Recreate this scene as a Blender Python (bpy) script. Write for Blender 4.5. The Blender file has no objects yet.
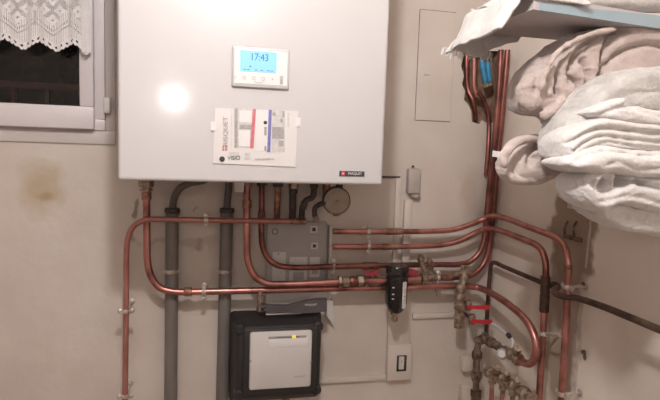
import bpy, bmesh, math, random
from mathutils import Vector, Matrix, noise
from mathutils.geometry import tessellate_polygon
random.seed(4)
R = math.radians
COL = bpy.context.scene.collection

# ------------------------------------------------------------------ camera
F = 520.0; D = 1.6
CAM = Vector((0, -D, 1.5))
yaw, pit, rol = R(12.1), R(5.2), R(-1.85)
fw = Vector((math.sin(yaw)*math.cos(pit), math.cos(yaw)*math.cos(pit), -math.sin(pit)))
rt = Vector((math.cos(yaw), -math.sin(yaw), 0)); dn = fw.cross(rt)
r2 = math.cos(rol)*rt + math.sin(rol)*dn
d2 = -math.sin(rol)*rt + math.cos(rol)*dn
XC = 0.91                                   # the right-hand wall
def ray(px, py): return r2*((px-330)/F) + d2*((py-200)/F) + fw
def W(px, py, off=0.0):                     # a point on a plane `off` in front of the back wall
    d = ray(px, py); return CAM + d*((-off-CAM.y)/d.y)
def S(px, py, off=0.0):                     # a point on a plane `off` in front of the right wall
    d = ray(px, py); return CAM + d*((XC-off-CAM.x)/d.x)
def A(px, py, off=0.0):                     # whichever of the two walls comes first
    d = ray(px, py); t = (-off-CAM.y)/d.y
    if d.x > 1e-6: t = min(t, (XC-off-CAM.x)/d.x)
    return CAM + d*t

# ------------------------------------------------------------------ materials
def new_mat(name):
    m = bpy.data.materials.new(name); m.use_nodes = True
    nt = m.node_tree; b = nt.nodes['Principled BSDF']
    return m, nt, b
def mat(name, col, rough=.5, metal=0., col2=None, scale=30., bump=0., bscale=None, coat=0., emit=None, estr=0., sheen=0., detail=4, spec=None, lo=.35, hi=.65):
    m, nt, b = new_mat(name)
    b.inputs['Base Color'].default_value = (*col, 1)
    b.inputs['Roughness'].default_value = rough
    b.inputs['Metallic'].default_value = metal
    b.inputs['Coat Weight'].default_value = coat
    if spec is not None: b.inputs['Specular IOR Level'].default_value = spec
    if sheen: b.inputs['Sheen Weight'].default_value = sheen
    if emit: b.inputs['Emission Color'].default_value = (*emit, 1); b.inputs['Emission Strength'].default_value = estr
    tc = nt.nodes.new('ShaderNodeTexCoord')
    n = nt.nodes.new('ShaderNodeTexNoise'); n.inputs['Scale'].default_value = scale; n.inputs['Detail'].default_value = detail
    nt.links.new(tc.outputs['Object'], n.inputs['Vector'])
    if col2:
        r = nt.nodes.new('ShaderNodeValToRGB')
        r.color_ramp.elements[0].position = lo; r.color_ramp.elements[0].color = (*col, 1)
        r.color_ramp.elements[1].position = hi; r.color_ramp.elements[1].color = (*col2, 1)
        nt.links.new(n.outputs['Fac'], r.inputs['Fac']); nt.links.new(r.outputs['Color'], b.inputs['Base Color'])
    if bump:
        n2 = nt.nodes.new('ShaderNodeTexNoise'); n2.inputs['Scale'].default_value = bscale or scale; n2.inputs['Detail'].default_value = 5
        nt.links.new(tc.outputs['Object'], n2.inputs['Vector'])
        bp = nt.nodes.new('ShaderNodeBump'); bp.inputs['Strength'].default_value = bump; bp.inputs['Distance'].default_value = .004
        nt.links.new(n2.outputs['Fac'], bp.inputs['Height']); nt.links.new(bp.outputs['Normal'], b.inputs['Normal'])
    return m

def wall_mat(name, base, base2, spots=()):
    """painted plaster; spots = (centre, radii, colour, strength, edge softness): stains of their own shape"""
    m, nt, b = new_mat(name); N, L = nt.nodes.new, nt.links.new
    b.inputs['Roughness'].default_value = .75; b.inputs['Specular IOR Level'].default_value = .3
    g = N('ShaderNodeNewGeometry')
    n = N('ShaderNodeTexNoise'); n.inputs['Scale'].default_value = 4; n.inputs['Detail'].default_value = 6
    L(g.outputs['Position'], n.inputs['Vector'])
    r = N('ShaderNodeValToRGB'); r.color_ramp.elements[0].position = .35; r.color_ramp.elements[1].position = .68
    r.color_ramp.elements[0].color = (*base, 1); r.color_ramp.elements[1].color = (*base2, 1)
    L(n.outputs['Fac'], r.inputs['Fac']); cur = r.outputs['Color']
    nd = N('ShaderNodeTexNoise'); nd.inputs['Scale'].default_value = 14; nd.inputs['Detail'].default_value = 6
    L(g.outputs['Position'], nd.inputs['Vector'])
    vs = N('ShaderNodeVectorMath'); vs.operation = 'SUBTRACT'; vs.inputs[1].default_value = (.5, .5, .5); L(nd.outputs['Color'], vs.inputs[0])
    vm = N('ShaderNodeVectorMath'); vm.operation = 'SCALE'; vm.inputs['Scale'].default_value = .11; L(vs.outputs[0], vm.inputs[0])
    va = N('ShaderNodeVectorMath'); L(g.outputs['Position'], va.inputs[0]); L(vm.outputs[0], va.inputs[1])
    for c, rad, colr, st, soft in spots:
        a = N('ShaderNodeVectorMath'); a.operation = 'SUBTRACT'; L(va.outputs[0], a.inputs[0]); a.inputs[1].default_value = c
        d = N('ShaderNodeVectorMath'); d.operation = 'DIVIDE'; L(a.outputs[0], d.inputs[0]); d.inputs[1].default_value = rad
        l = N('ShaderNodeVectorMath'); l.operation = 'LENGTH'; L(d.outputs[0], l.inputs[0])
        mr = N('ShaderNodeMapRange'); mr.inputs['From Min'].default_value = 1+soft; mr.inputs['From Max'].default_value = 1-soft
        mr.inputs['To Min'].default_value = 0; mr.inputs['To Max'].default_value = st; L(l.outputs['Value'], mr.inputs['Value'])
        mx = N('ShaderNodeMix'); mx.data_type = 'RGBA'; L(mr.outputs[0], mx.inputs['Factor']); L(cur, mx.inputs['A']); mx.inputs['B'].default_value = (*colr, 1)
        cur = mx.outputs['Result']
    L(cur, b.inputs['Base Color'])
    n3 = N('ShaderNodeTexNoise'); n3.inputs['Scale'].default_value = 22; n3.inputs['Detail'].default_value = 7; L(g.outputs['Position'], n3.inputs['Vector'])
    bp = N('ShaderNodeBump'); bp.inputs['Strength'].default_value = .25; bp.inputs['Distance'].default_value = .008
    L(n3.outputs['Fac'], bp.inputs['Height']); L(bp.outputs['Normal'], b.inputs['Normal'])
    return m

M = {}
TAN = (.36, .27, .19)
def spotW(px, py, rx, rz, c, st, so): p = W(px, py); return ((p.x, 0, p.z), (rx, 1, rz), c, st, so)
def spotS(px, py, ry, rz, c, st, so): p = S(px, py); return ((XC, p.y, p.z), (1, ry, rz), c, st, so)
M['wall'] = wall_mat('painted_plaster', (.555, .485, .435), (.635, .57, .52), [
    spotW(42, 186, .050, .060, (.42, .32, .20), .75, .55), spotW(46, 196, .018, .022, (.36, .25, .14), .6, .5),
    spotW(134, 208, .010, .022, (.20, .16, .13), .75, .3), spotW(200, 242, .012, .02, (.25, .2, .17), .6, .35),
    spotW(150, 235, .035, .02, (.62, .54, .48), .5, .3), spotW(196, 207, .006, .012, (.25, .2, .17), .5, .35),
    spotW(136, 236, .008, .010, (.2, .16, .13), .6, .35), spotW(183, 240, .13, .012, (.36, .31, .27), .5, .5),
    spotW(470, 190, .035, .07, (.42, .32, .25), .5, .5), spotW(428, 76, .010, .004, (.3, .24, .2), .7, .4),
    spotW(440, 200, .06, .12, (.56, .47, .41), .5, .6)])
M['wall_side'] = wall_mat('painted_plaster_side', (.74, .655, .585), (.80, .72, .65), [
    spotS(573, 215, .085, .20, (.30, .215, .16), .92, .1), spotS(562, 320, .075, .24, (.38, .29, .23), .85, .12),
    spotS(587, 213, .008, .010, (.05, .04, .03), .9, .2), spotS(640, 380, .10, .1, (.42, .36, .31), .4, .5),
    spotS(583, 352, .006, .010, (.10, .08, .06), .8, .3)])
M['plain_wall'] = wall_mat('plain_plaster', (.66, .60, .56), (.70, .64, .60))
M['ceiling'] = mat('ceiling_paint', (.62, .58, .54), .8, col2=(.66, .62, .58), scale=3)
M['floor'] = mat('floor_tile', (.30, .22, .17), .5, col2=(.36, .27, .21), scale=5)
M['plaster_raw'] = mat('broken_plaster', (.20, .12, .08), .95, col2=(.33, .22, .16), scale=40, bump=.9, bscale=60)
M['casing'] = mat('window_casing', (.52, .47, .455), .5, col2=(.56, .51, .49), scale=10)
M['torn'] = mat('torn_plaster_edge', (.62, .55, .49), .9, col2=(.5, .42, .36), scale=40, bump=.6, bscale=80)
M['dark_gap'] = mat('dark_gap', (.10, .075, .06), .9, col2=(.2, .15, .12), scale=60)
M['enamel'] = mat('white_enamel', (.54, .525, .53), .36, col2=(.55, .535, .54), scale=3, coat=1.0)
M['enamel'].node_tree.nodes['Principled BSDF'].inputs['Coat Roughness'].default_value = .12
M['pvc_white'] = mat('white_pvc', (.66, .62, .59), .4, col2=(.70, .66, .63), scale=8)
M['sash'] = mat('window_paint', (.60, .55, .56), .4, col2=(.64, .59, .60), scale=6)
M['trunk'] = mat('trunking_plastic', (.60, .53, .47), .5, col2=(.64, .57, .51), scale=10)
M['cover'] = mat('grey_plastic_cover', (.42, .37, .34), .5, col2=(.45, .40, .37), scale=10)
M['panel_grey'] = mat('grey_back_plate', (.36, .34, .33), .5, col2=(.40, .38, .37), scale=10)
M['plate_white'] = mat('white_plate', (.58, .55, .53), .5, col2=(.62, .59, .57), scale=10)
M['sticker'] = mat('printed_sticker', (.66, .64, .62), .45, col2=(.6, .58, .56), scale=60)
M['copper'] = mat('copper_tube', (.52, .235, .20), .32, .85, col2=(.20, .085, .075), scale=16, bump=.05, bscale=90, lo=.42, hi=.72)
M['copper_dull'] = mat('tarnished_copper_tube', (.38, .15, .125), .40, .8, col2=(.13, .055, .048), scale=14, bump=.05, bscale=90)
M['copper_pink'] = mat('painted_copper_tube', (.47, .215, .185), .42, .5, col2=(.36, .145, .12), scale=16)
M['joint'] = mat('soldered_joint', (.20, .10, .07), .5, .7, col2=(.40, .22, .15), scale=50)
M['brass'] = mat('tarnished_brass', (.46, .36, .28), .38, .75, col2=(.20, .14, .11), scale=45, bump=.2)
M['brass_dirty'] = mat('dirty_brass', (.17, .11, .075), .6, .5, col2=(.38, .30, .23), scale=70, bump=.7, bscale=120)
M['chrome'] = mat('zinc_clip', (.72, .67, .62), .35, .6, col2=(.5, .44, .39), scale=60)
M['rust'] = mat('rusted_steel', (.07, .04, .03), .6, .4, col2=(.13, .08, .06), scale=40, bump=.4, bscale=90)
M['rust_light'] = mat('rusted_fittings', (.075, .045, .033), .7, .35, col2=(.26, .19, .145), scale=60, bump=.8, bscale=110)
M['hose'] = mat('black_rubber_hose', (.035, .028, .028), .5, col2=(.06, .045, .04), scale=60)
M['drain'] = mat('grey_drain_plastic', (.15, .135, .125), .45, col2=(.18, .16, .15), scale=12)
M['drain_hose'] = mat('grey_corrugated_hose', (.095, .08, .078), .5, col2=(.12, .10, .095), scale=12)
M['black'] = mat('black_foam', (.018, .016, .017), .55, col2=(.026, .023, .024), scale=300, bump=.25, bscale=500)
M['black_gloss'] = mat('black_plastic', (.012, .010, .011), .25, col2=(.02, .017, .018), scale=20)
M['charcoal'] = mat('charcoal_plastic', (.075, .065, .07), .45, col2=(.095, .083, .088), scale=20)
M['red'] = mat('red_plastic', (.62, .035, .055), .4, col2=(.5, .03, .045), scale=40)
M['red_dark'] = mat('dark_red_plastic', (.34, .035, .05), .45, col2=(.26, .025, .04), scale=40)
M['blue'] = mat('blue_insulation', (.045, .27, .48), .5, col2=(.035, .2, .38), scale=40)
M['paper'] = mat('paper', (.66, .63, .62), .4, col2=(.69, .66, .65), scale=12, coat=.2)
M['ink'] = mat('black_ink', (.03, .028, .03), .5, col2=(.05, .045, .05), scale=30)
M['ink_grey'] = mat('grey_ink', (.30, .28, .28), .5, col2=(.40, .38, .38), scale=200)
M['ink_pale'] = mat('pale_ink', (.50, .48, .47), .5, col2=(.60, .58, .57), scale=120)
M['ink_red'] = mat('red_ink', (.55, .12, .16), .5, col2=(.6, .2, .22), scale=90)
M['ink_blue'] = mat('blue_ink', (.10, .12, .40), .5, col2=(.2, .2, .45), scale=90)
M['print_line'] = mat('button_print', (.42, .38, .38), .5, col2=(.46, .42, .42), scale=90)
M['badge_red'] = mat('badge_red', (.55, .06, .10), .4, col2=(.6, .08, .12), scale=30)
M['badge_white'] = mat('badge_white', (.7, .68, .68), .4, col2=(.72, .7, .7), scale=30)
M['screen'] = mat('lit_screen', (.10, .22, .40), .3, emit=(.30, .62, 1.0), estr=.75)
M['screen_ink'] = mat('screen_digits', (.03, .10, .22), .4, emit=(.05, .16, .35), estr=.25)
M['led'] = mat('yellow_led', (.6, .5, .05), .4, emit=(.9, .75, .1), estr=.5)
M['gauge_face'] = mat('aged_disc', (.30, .24, .19), .55, col2=(.38, .31, .25), scale=40)
M['gauge_rim'] = mat('brown_rim', (.05, .035, .03), .5, col2=(.09, .06, .05), scale=40)
M['lace'] = mat('cotton_lace', (.66, .63, .63), .85, col2=(.72, .69, .69), scale=200, sheen=.3)
M['shelf_blue'] = mat('pale_blue_edging', (.27, .35, .40), .45, col2=(.30, .38, .43), scale=8)
M['shelf'] = mat('shelf_board', (.44, .40, .40), .55, col2=(.47, .43, .43), scale=8)
M['rail'] = mat('painted_railing', (.16, .055, .045), .6, col2=(.2, .075, .06), scale=20)
M['hedge'] = mat('night_hedge', (.02, .022, .015), .9, col2=(.05, .045, .03), scale=14)
def towel(name, c1, c2, pat=None):
    m = mat(name, c1, .95, col2=c2, scale=pat or 55, bump=.55, bscale=260, sheen=.4, detail=3)
    nt = m.node_tree; b = nt.nodes['Principled BSDF']; N, L = nt.nodes.new, nt.links.new
    tc = N('ShaderNodeTexCoord'); v = N('ShaderNodeTexVoronoi'); v.inputs['Scale'].default_value = 170; L(tc.outputs['Object'], v.inputs['Vector'])
    w = N('ShaderNodeTexNoise'); w.inputs['Scale'].default_value = 18; w.inputs['Detail'].default_value = 5; w.inputs['Distortion'].default_value = 1.2; L(tc.outputs['Object'], w.inputs['Vector'])
    ad = N('ShaderNodeMath'); ad.operation = 'MULTIPLY_ADD'; L(w.outputs['Fac'], ad.inputs[0]); ad.inputs[1].default_value = 2.2; L(v.outputs['Distance'], ad.inputs[2])
    bp = N('ShaderNodeBump'); bp.inputs['Strength'].default_value = .4; bp.inputs['Distance'].default_value = .002
    L(ad.outputs[0], bp.inputs['Height']); L(bp.outputs['Normal'], b.inputs['Normal'])
    return m
M['towel_white'] = towel('white_terry', (.60, .575, .565), (.66, .635, .625))
M['towel_white2'] = towel('off_white_terry', (.58, .555, .54), (.64, .615, .60))
M['towel_grey'] = towel('mottled_grey_terry', (.40, .38, .365), (.53, .51, .495), 38)
M['robe'] = towel('dusty_pink_terry', (.43, .35, .325), (.49, .405, .375))
M['towel_pink'] = towel('pale_pink_terry', (.56, .465, .43), (.62, .52, .485))
M['cloth'] = towel('white_fringed_cloth', (.56, .535, .52), (.62, .60, .585))
m, nt, b = new_mat('window_glass'); N, L = nt.nodes.new, nt.links.new
tr = N('ShaderNodeBsdfTransparent'); tr.inputs[0].default_value = (.85, .85, .85, 1); gl = N('ShaderNodeBsdfGlossy'); gl.inputs['Roughness'].default_value = .03
mx = N('ShaderNodeMixShader'); lw = N('ShaderNodeFresnel'); lw.inputs['IOR'].default_value = 1.45
nz = N('ShaderNodeTexNoise'); nz.inputs['Scale'].default_value = 3; L(nz.outputs['Fac'], gl.inputs['Roughness']) if False else None
L(lw.outputs[0], mx.inputs[0]); L(tr.outputs[0], mx.inputs[1]); L(gl.outputs[0], mx.inputs[2]); L(mx.outputs[0], nt.nodes['Material Output'].inputs[0])
M['glass'] = m

# ------------------------------------------------------------------ mesh helpers
class MB:
    def __init__(s): s.v = []; s.f = []
    def add(s, v, f):
        o = len(s.v); s.v += [Vector(p) for p in v]; s.f += [tuple(i+o for i in q) for q in f]; return s
    def tube(s, pts, r, seg=16, caps=True, phase=0., flat=None):
        pts = [Vector(p) for p in pts]; n = len(pts)
        rs = r if isinstance(r, (list, tuple)) else [r]*n
        t0 = (pts[1]-pts[0]).normalized()
        up = Vector((0, 0, 1)) if abs(t0.z) < .9 else Vector((0, 1, 0))
        u = t0.cross(up).normalized(); vv = []; ff = []
        for i, p in enumerate(pts):
            t = (pts[min(i+1, n-1)]-pts[max(i-1, 0)]).normalized()
            u = (u - t*u.dot(t)).normalized(); w = t.cross(u)
            for k in range(seg):
                a = phase+2*math.pi*k/seg
                vv.append(p + (u*math.cos(a)+w*math.sin(a))*rs[i])
        for i in range(n-1):
            for k in range(seg):
                k2 = (k+1) % seg
                ff.append((i*seg+k, i*seg+k2, (i+1)*seg+k2, (i+1)*seg+k))
        if caps:
            ff.append(tuple(range(seg))[::-1]); ff.append(tuple(range((n-1)*seg, n*seg)))
        return s.add(vv, ff)
    def lathe(s, a, b, prof, seg=16, phase=0.):
        """straight turned piece from a to b, prof = [(t, r)...] with t from 0 to 1"""
        a = Vector(a); b = Vector(b)
        pts = []; rs = []
        for t, r in prof: pts.append(a.lerp(b, t)); rs.append(r)
        t0 = (b-a).normalized(); up = Vector((0, 0, 1)) if abs(t0.z) < .9 else Vector((0, 1, 0))
        u = t0.cross(up).normalized(); w = t0.cross(u); vv = []; ff = []; n = len(pts)
        for p, r in zip(pts, rs):
            for k in range(seg):
                an = phase+2*math.pi*k/seg; vv.append(p+(u*math.cos(an)+w*math.sin(an))*max(r, 1e-5))
        for i in range(n-1):
            for k in range(seg):
                k2 = (k+1) % seg; ff.append((i*seg+k, i*seg+k2, (i+1)*seg+k2, (i+1)*seg+k))
        ff.append(tuple(range(seg))[::-1]); ff.append(tuple(range((n-1)*seg, n*seg)))
        return s.add(vv, ff)
    def box(s, lo, hi, bev=0., seg=2):
        bm = bmesh.new(); bmesh.ops.create_cube(bm, size=1)
        lo = Vector(lo); hi = Vector(hi)
        for v in bm.verts: v.co = Vector(((lo[i]+hi[i])/2+(hi[i]-lo[i])*v.co[i] for i in range(3)))
        if bev: bmesh.ops.bevel(bm, geom=bm.edges[:], offset=bev, segments=seg, profile=.5, affect='EDGES')
        bm.verts.index_update()
        s.add([v.co.copy() for v in bm.verts], [tuple(v.index for v in f.verts) for f in bm.faces]); bm.free(); return s
    def prism(s, pts, n, th):
        """flat outline pts (list of points) thickened by th along n"""
        pts = [Vector(p) for p in pts]; n = Vector(n)*th; k = len(pts)
        tri = tessellate_polygon([pts])
        f = [tuple(t) for t in tri]+[tuple(i+k for i in t[::-1]) for t in tri]
        f += [(i, (i+1) % k, (i+1) % k+k, i+k) for i in range(k)]
        return s.add(pts+[p+n for p in pts], f)
    def ball(s, c, r, seg=16, rings=10, sc=(1, 1, 1)):
        vv = []; ff = []; c = Vector(c)
        for i in range(rings+1):
            th = math.pi*i/rings
            for k in range(seg):
                a = 2*math.pi*k/seg
                vv.append(c+Vector((math.sin(th)*math.cos(a)*r*sc[0], math.sin(th)*math.sin(a)*r*sc[1], math.cos(th)*r*sc[2])))
        for i in range(rings):
            for k in range(seg):
                k2 = (k+1) % seg; ff.append((i*seg+k, (i+1)*seg+k, (i+1)*seg+k2, i*seg+k2))
        return s.add(vv, ff)
    def build(s, name, m, parent=None, smooth=35):
        me = bpy.data.meshes.new(name); me.from_pydata([tuple(v) for v in s.v], [], s.f)
        bm = bmesh.new(); bm.from_mesh(me)
        bmesh.ops.remove_doubles(bm, verts=bm.verts, dist=1e-6)
        bmesh.ops.recalc_face_normals(bm, faces=bm.faces); bm.to_mesh(me); bm.free()
        me.materials.append(M[m] if isinstance(m, str) else m)
        if smooth:
            for p in me.polygons: p.use_smooth = True
            me.set_sharp_from_angle(angle=R(smooth))
        o = bpy.data.objects.new(name, me); COL.objects.link(o)
        if parent is not None: o.parent = parent
        return o

def curve(pts, n=10):
    """centripetal Catmull-Rom through pts"""
    P = [Vector(p) for p in pts]; P = [P[0]*2-P[1]]+P+[P[-1]*2-P[-2]]; out = []
    for i in range(1, len(P)-2):
        p0, p1, p2, p3 = P[i-1:i+3]
        t0 = 0; t1 = t0+(p1-p0).length**.5; t2 = t1+(p2-p1).length**.5; t3 = t2+(p3-p2).length**.5
        for k in range(n):
            t = t1+(t2-t1)*k/n
            a1 = p0*((t1-t)/(t1-t0))+p1*((t-t0)/(t1-t0)); a2 = p1*((t2-t)/(t2-t1))+p2*((t-t1)/(t2-t1)); a3 = p2*((t3-t)/(t3-t2))+p3*((t-t2)/(t3-t2))
            b1 = a1*((t2-t)/(t2-t0))+a2*((t-t0)/(t2-t0)); b2 = a2*((t3-t)/(t3-t1))+a3*((t-t1)/(t3-t1))
            out.append(b1*((t2-t)/(t2-t1))+b2*((t-t1)/(t2-t1)))
    out.append(P[-2]); return out

def tag(o, label, cat, group=None):
    o['label'] = label; o['category'] = cat
    if group: o['group'] = group
    return o
def thing(name, label, cat, group=None):
    o = bpy.data.objects.new(name, None); o.empty_display_size = .05; COL.objects.link(o); return tag(o, label, cat, group)
def kids(o): return [c for c in bpy.data.objects if c.parent == o]
def settle(root):
    """move the origin to the base of the thing; its meshes were made in world space"""
    obs = [root]+kids(root)
    for c in kids(root): obs += kids(c)
    ms = [o for o in obs if o.type == 'MESH']; vs = [v.co for o in ms for v in o.data.vertices]
    lo = Vector([min(v[i] for v in vs) for i in range(3)]); hi = Vector([max(v[i] for v in vs) for i in range(3)])
    c = Vector(((lo.x+hi.x)/2, (lo.y+hi.y)/2, lo.z)); T = Matrix.Translation(-c)
    for o in ms: o.data.transform(T)
    root.location = c; return root
def dup(root, loc=None, label=None):
    r = root.copy(); COL.objects.link(r)
    if loc is not None: r.location = loc
    if label: r['label'] = label
    for ch in kids(root):
        c = ch.copy(); COL.objects.link(c); c.parent = r
        for g in kids(ch):
            d = g.copy(); COL.objects.link(d); d.parent = c
    return r
def struct(name, mb, m, parent=None, smooth=0):
    o = mb.build(name, m, parent, smooth); o['kind'] = 'structure'; return o
def text(s, size, m, parent, loc, name='lettering', rot=(R(90), 0, 0), roll=0., ext=.0003, sx=1.):
    cu = bpy.data.curves.new(name, 'FONT'); cu.body = s; cu.size = size; cu.extrude = ext; cu.align_x = 'CENTER'; cu.align_y = 'CENTER'
    ob = bpy.data.objects.new(name, cu); COL.objects.link(ob)
    bpy.context.view_layer.update()
    me = bpy.data.meshes.new_from_object(ob.evaluated_get(bpy.context.evaluated_depsgraph_get()))
    bpy.data.objects.remove(ob); bpy.data.curves.remove(cu)
    mw = Matrix.Translation(loc) @ Matrix.Rotation(roll, 4, 'Y') @ Matrix.Rotation(R(90), 4, 'X') @ Matrix.Diagonal((sx, 1, 1, 1))
    me.transform(mw); me.materials.clear(); me.materials.append(M[m])
    o = bpy.data.objects.new(name, me); COL.objects.link(o); o.parent = parent; return o
def quad(pxs, off, th=.0006):
    return MB().prism([W(x, y, off) for x, y in pxs], (0, 1, 0), th)

# ------------------------------------------------------------------ room shell
XL, YB, ZT = -1.7, -2.8, 2.5
def rect(x0, z0, x1, z1, y=0): return [Vector((x0, y, z0)), Vector((x1, y, z0)), Vector((x1, y, z1)), Vector((x0, y, z1))]
wx1 = W(106, 131).x; wz0 = W(106, 131).z; wx0 = wx1-.95; wz1 = 2.3
# the chased-out niche in the corner, ragged outline
nich = [(463, 51), (500, 51), (501, 75), (499, 96), (496, 122), (489, 124), (482, 120), (479, 124), (472, 122), (471, 111), (468, 104), (464, 100), (465, 91), (462, 84), (464, 76), (461, 66), (463, 58)]
nich = [W(x, y) for x, y in nich]
outer = rect(XL, 0, XC, ZT); win = rect(wx0, wz0, wx1, wz1)
mb = MB(); polys = [[Vector((p.x, p.z, 0)) for p in q] for q in (outer, win, nich)]
allp = [Vector((p.x, 0, p.y)) for q in polys for p in q]
mb.add(allp, [tuple(t) for t in tessellate_polygon(polys)])
for q, dp in ((win, .16),):                                  # reveal of the window opening
    k = len(q); mb.add(q+[p+Vector((0, dp, 0)) for p in q], [(i, (i+1) % k, (i+1) % k+k, i+k) for i in range(k)])
struct('wall_back', mb, 'wall')
mb = MB(); k = len(nich)
mb.add(nich+[p+Vector((0, .05, 0)) for p in nich], [(i, (i+1) % k, (i+1) % k+k, i+k) for i in range(k)]+[tuple(range(k, 2*k))])
struct('trim_1', mb, 'plaster_raw')                          # raw masonry inside the niche
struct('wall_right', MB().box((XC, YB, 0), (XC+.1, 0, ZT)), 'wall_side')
struct('wall_left', MB().box((XL-.1, YB, 0), (XL, 0, ZT)), 'plain_wall')
struct('wall_front', MB().box((XL, YB-.1, 0), (XC, YB, ZT)), 'plain_wall')
struct('floor', MB().box((XL-.1, YB-.1, -.1), (XC+.1, .1, 0)), 'floor')
struct('ceiling', MB().box((XL-.1, YB-.1, ZT), (XC+.1, .1, ZT+.1)), 'ceiling')

# painted-over access hatch in the back wall: a hairline joint round a flush board
acc = thing('access_hatch', 'painted-over square hatch in back wall right of the white boiler, outlined by hairline cracks', 'hatch')
a0, a1 = W(415, 120), W(456, 13)
MB().box((a0.x, -.0025, a0.z), (a1.x, .0, a1.z), .0012, 1).build('hatch_board', 'wall', acc)
g = .0016
for p0, p1 in (((a0.x-g, a0.z), (a0.x, a1.z)), ((a0.x, a1.z), (a1.x, a1.z+g)), ((a0.x, a0.z-g), (a1.x, a0.z))):
    MB().box((p0[0], -.0012, p0[1]), (p1[0], -.0001, p1[1])).build('crack', 'dark_gap', acc, 0)
settle(acc)
# torn plaster ridges beside the chased channel on the right wall
for nm, tp in (('trim_2', [(583, 300), (581.5, 320), (580, 340), (578, 360), (575, 392), (571, 392), (574, 365), (576, 350), (575.5, 335), (579, 318), (581, 305)]),
               ('trim_4', [(592, 200), (592.5, 215), (590.5, 232), (588, 250), (586, 268), (584.5, 268), (586.5, 250), (589, 230), (590, 214)])):
    ed = MB().prism([S(x, y, .0035) for x, y in tp], (1, 0, 0), .0033).build(nm, 'torn', None, 0); ed['kind'] = 'structure'

# ------------------------------------------------------------------ window
wroot = MB()
fw_ = .032
wroot.box((wx0, -.012, wz0), (wx1, .05, wz0+fw_), .003)
wroot.box((wx0, -.012, wz1-fw_), (wx1, .05, wz1), .003)
wroot.box((wx1-fw_, -.012, wz0+fw_), (wx1, .05, wz1-fw_), .003)
wroot.box((wx0, -.012, wz0+fw_), (wx0+fw_, .05, wz1-fw_), .003)
win1 = struct('window_1', wroot, 'sash', smooth=35)
gx1 = W(82, 105).x; gz0 = W(60, 105.8).z
def sash(x0, x1, z0, z1):
    mb = MB(); e = .03; y0, y1 = -.03, .03
    sx0, sx1, sz0 = x0, wx1-.026, wz0+.002
    mb.box((sx0, y0, sz0), (sx1, y1, z0), .005); mb.box((x1, y0, z0-.001), (sx1, y1, z1), .005); mb.box((sx0, y0, z1), (sx1, y1, z1+.05), .005)
    mb.box((sx0-.05, y0, sz0), (sx0, y1, z1+.05), .005)
    return mb
sa = struct('window_sash', sash(wx0+.08, gx1, gz0, wz1-.08), 'sash', win1, 35)
pn = struct('pane', MB().box((wx0+.05, .0, gz0-.01), (gx1+.01, .004, wz1-.06)), 'glass', win1)
MB().box((W(106, 115).x, -.03, W(110, 114).z), (W(112, 100).x, -.008, W(110, 98).z), .004).build('hinge', 'pvc_white', win1)['kind'] = 'structure'
# flat casing strip round the window
mb = MB(); cx1 = W(116, 144).x; cz0 = W(100, 144.3).z
mb.box((wx0-.03, -.006, cz0), (cx1, 0, wz0), .002); mb.box((wx1, -.006, wz0), (cx1, 0, wz1+.03), .002)
struct('trim_3', mb, 'casing', smooth=35)
# outside: railing and hedge in the dark
rl = thing('balcony_railing', 'reddish brown railing faintly seen in the dark outside the window', 'railing')
zr = 1.5+(W(40, 86).z-1.5)*(D+.45)/D
mb = MB().box((-2.2, .44, zr-.012), (.2, .47, zr+.012), .003); mb.build('top_rail', 'rail', rl)
MB().box((-2.2, .44, zr-.5), (.2, .47, zr-.47), .003).build('bottom_rail', 'rail', rl)
for i in range(21):
    x = -2.15+i*.11; MB().box((x, .445, zr-.47), (x+.013, .465, zr-.012), .002).build('baluster', 'rail', rl)
settle(rl)
mb = MB()
mb.box((-2.6, 1.2, 0), (.6, 1.7, 2.9))
bm_ = mb
hd = MB(); nx, nz_ = 40, 36
for j in range(nz_+1):
    for i in range(nx+1):
        p = Vector((-2.8+3.6*i/nx, 1.3, 2.9*j/nz_)); p.y += noise.noise(p*4)*.25+noise.noise(p*13)*.12; hd.v.append(p)
hd.f = [(j*(nx+1)+i, j*(nx+1)+i+1, (j+1)*(nx+1)+i+1, (j+1)*(nx+1)+i) for j in range(nz_) for i in range(nx)]
n0 = len(hd.v); hd.v += [v+Vector((0, .4, 0)) for v in hd.v]
hd.f += [tuple(a+n0 for a in f[::-1]) for f in hd.f]
settle(tag(hd.build('hedge', 'hedge', None, 0), 'dark hedge barely visible outside the window at night', 'hedge'))

# lace curtain: cut-out net, real holes
def lace(u, v):
    """u, v in pixels-like units of the net: True where thread"""
    P = 34.0; uu = ((u-4) % P)/P; zz = abs(uu-.5)*2                 # 0 at scallop tip, 1 in the notch
    edge = 53-10*zz+1.6*abs(math.sin(u*math.pi/4.25))-1.2
    if v > edge: return False
    d = edge-v
    if d < 2.0: return True
    if d < 6.5:                                                     # border with a row of eyelets
        cu = (u % 5.67)-2.83; cv = d-4.2
        return cu*cu+cv*cv > 1.2**2
    if d < 8.0: return True
    uf = (u % P)/P; zf = abs(uf-.5)*2; hx = int(math.floor(u*2)); hy = int(math.floor(v*2))
    # medallions of four-petal flowers on open net
    for oy in (3.5, -44.5):
        if abs(uf-.5)*P/17.0+abs(v-oy)/23.0 < 1:
            for cx, cy in ((-7.6, 5), (7.6, 5), (0, 15.5), (0, -6), (-7.6, -16), (7.6, -16)):
                du = abs((uf-.5)*P-cx); dv = abs(v-oy-cy)
                if du+dv < 6.6 and min(du, dv) < 2.5: return not (du*du+dv*dv < 1.7 and (hx+hy) % 2)
            return (hx+hy) % 2 == 0
    for k, oy in ((0, 35.5), (1, 30.5)):                            # openwork chevrons
        dz = v-(oy-13*zf)
        if abs(dz) < (1.3 if k else .8): return hx % 3 != 0 if k else hx % 2 == 0
    if zf > .9 and 10 < v < 26: return hx % 3 != 0
    return not (hx % 4 == 0 and hy % 2 == 0)
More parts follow.
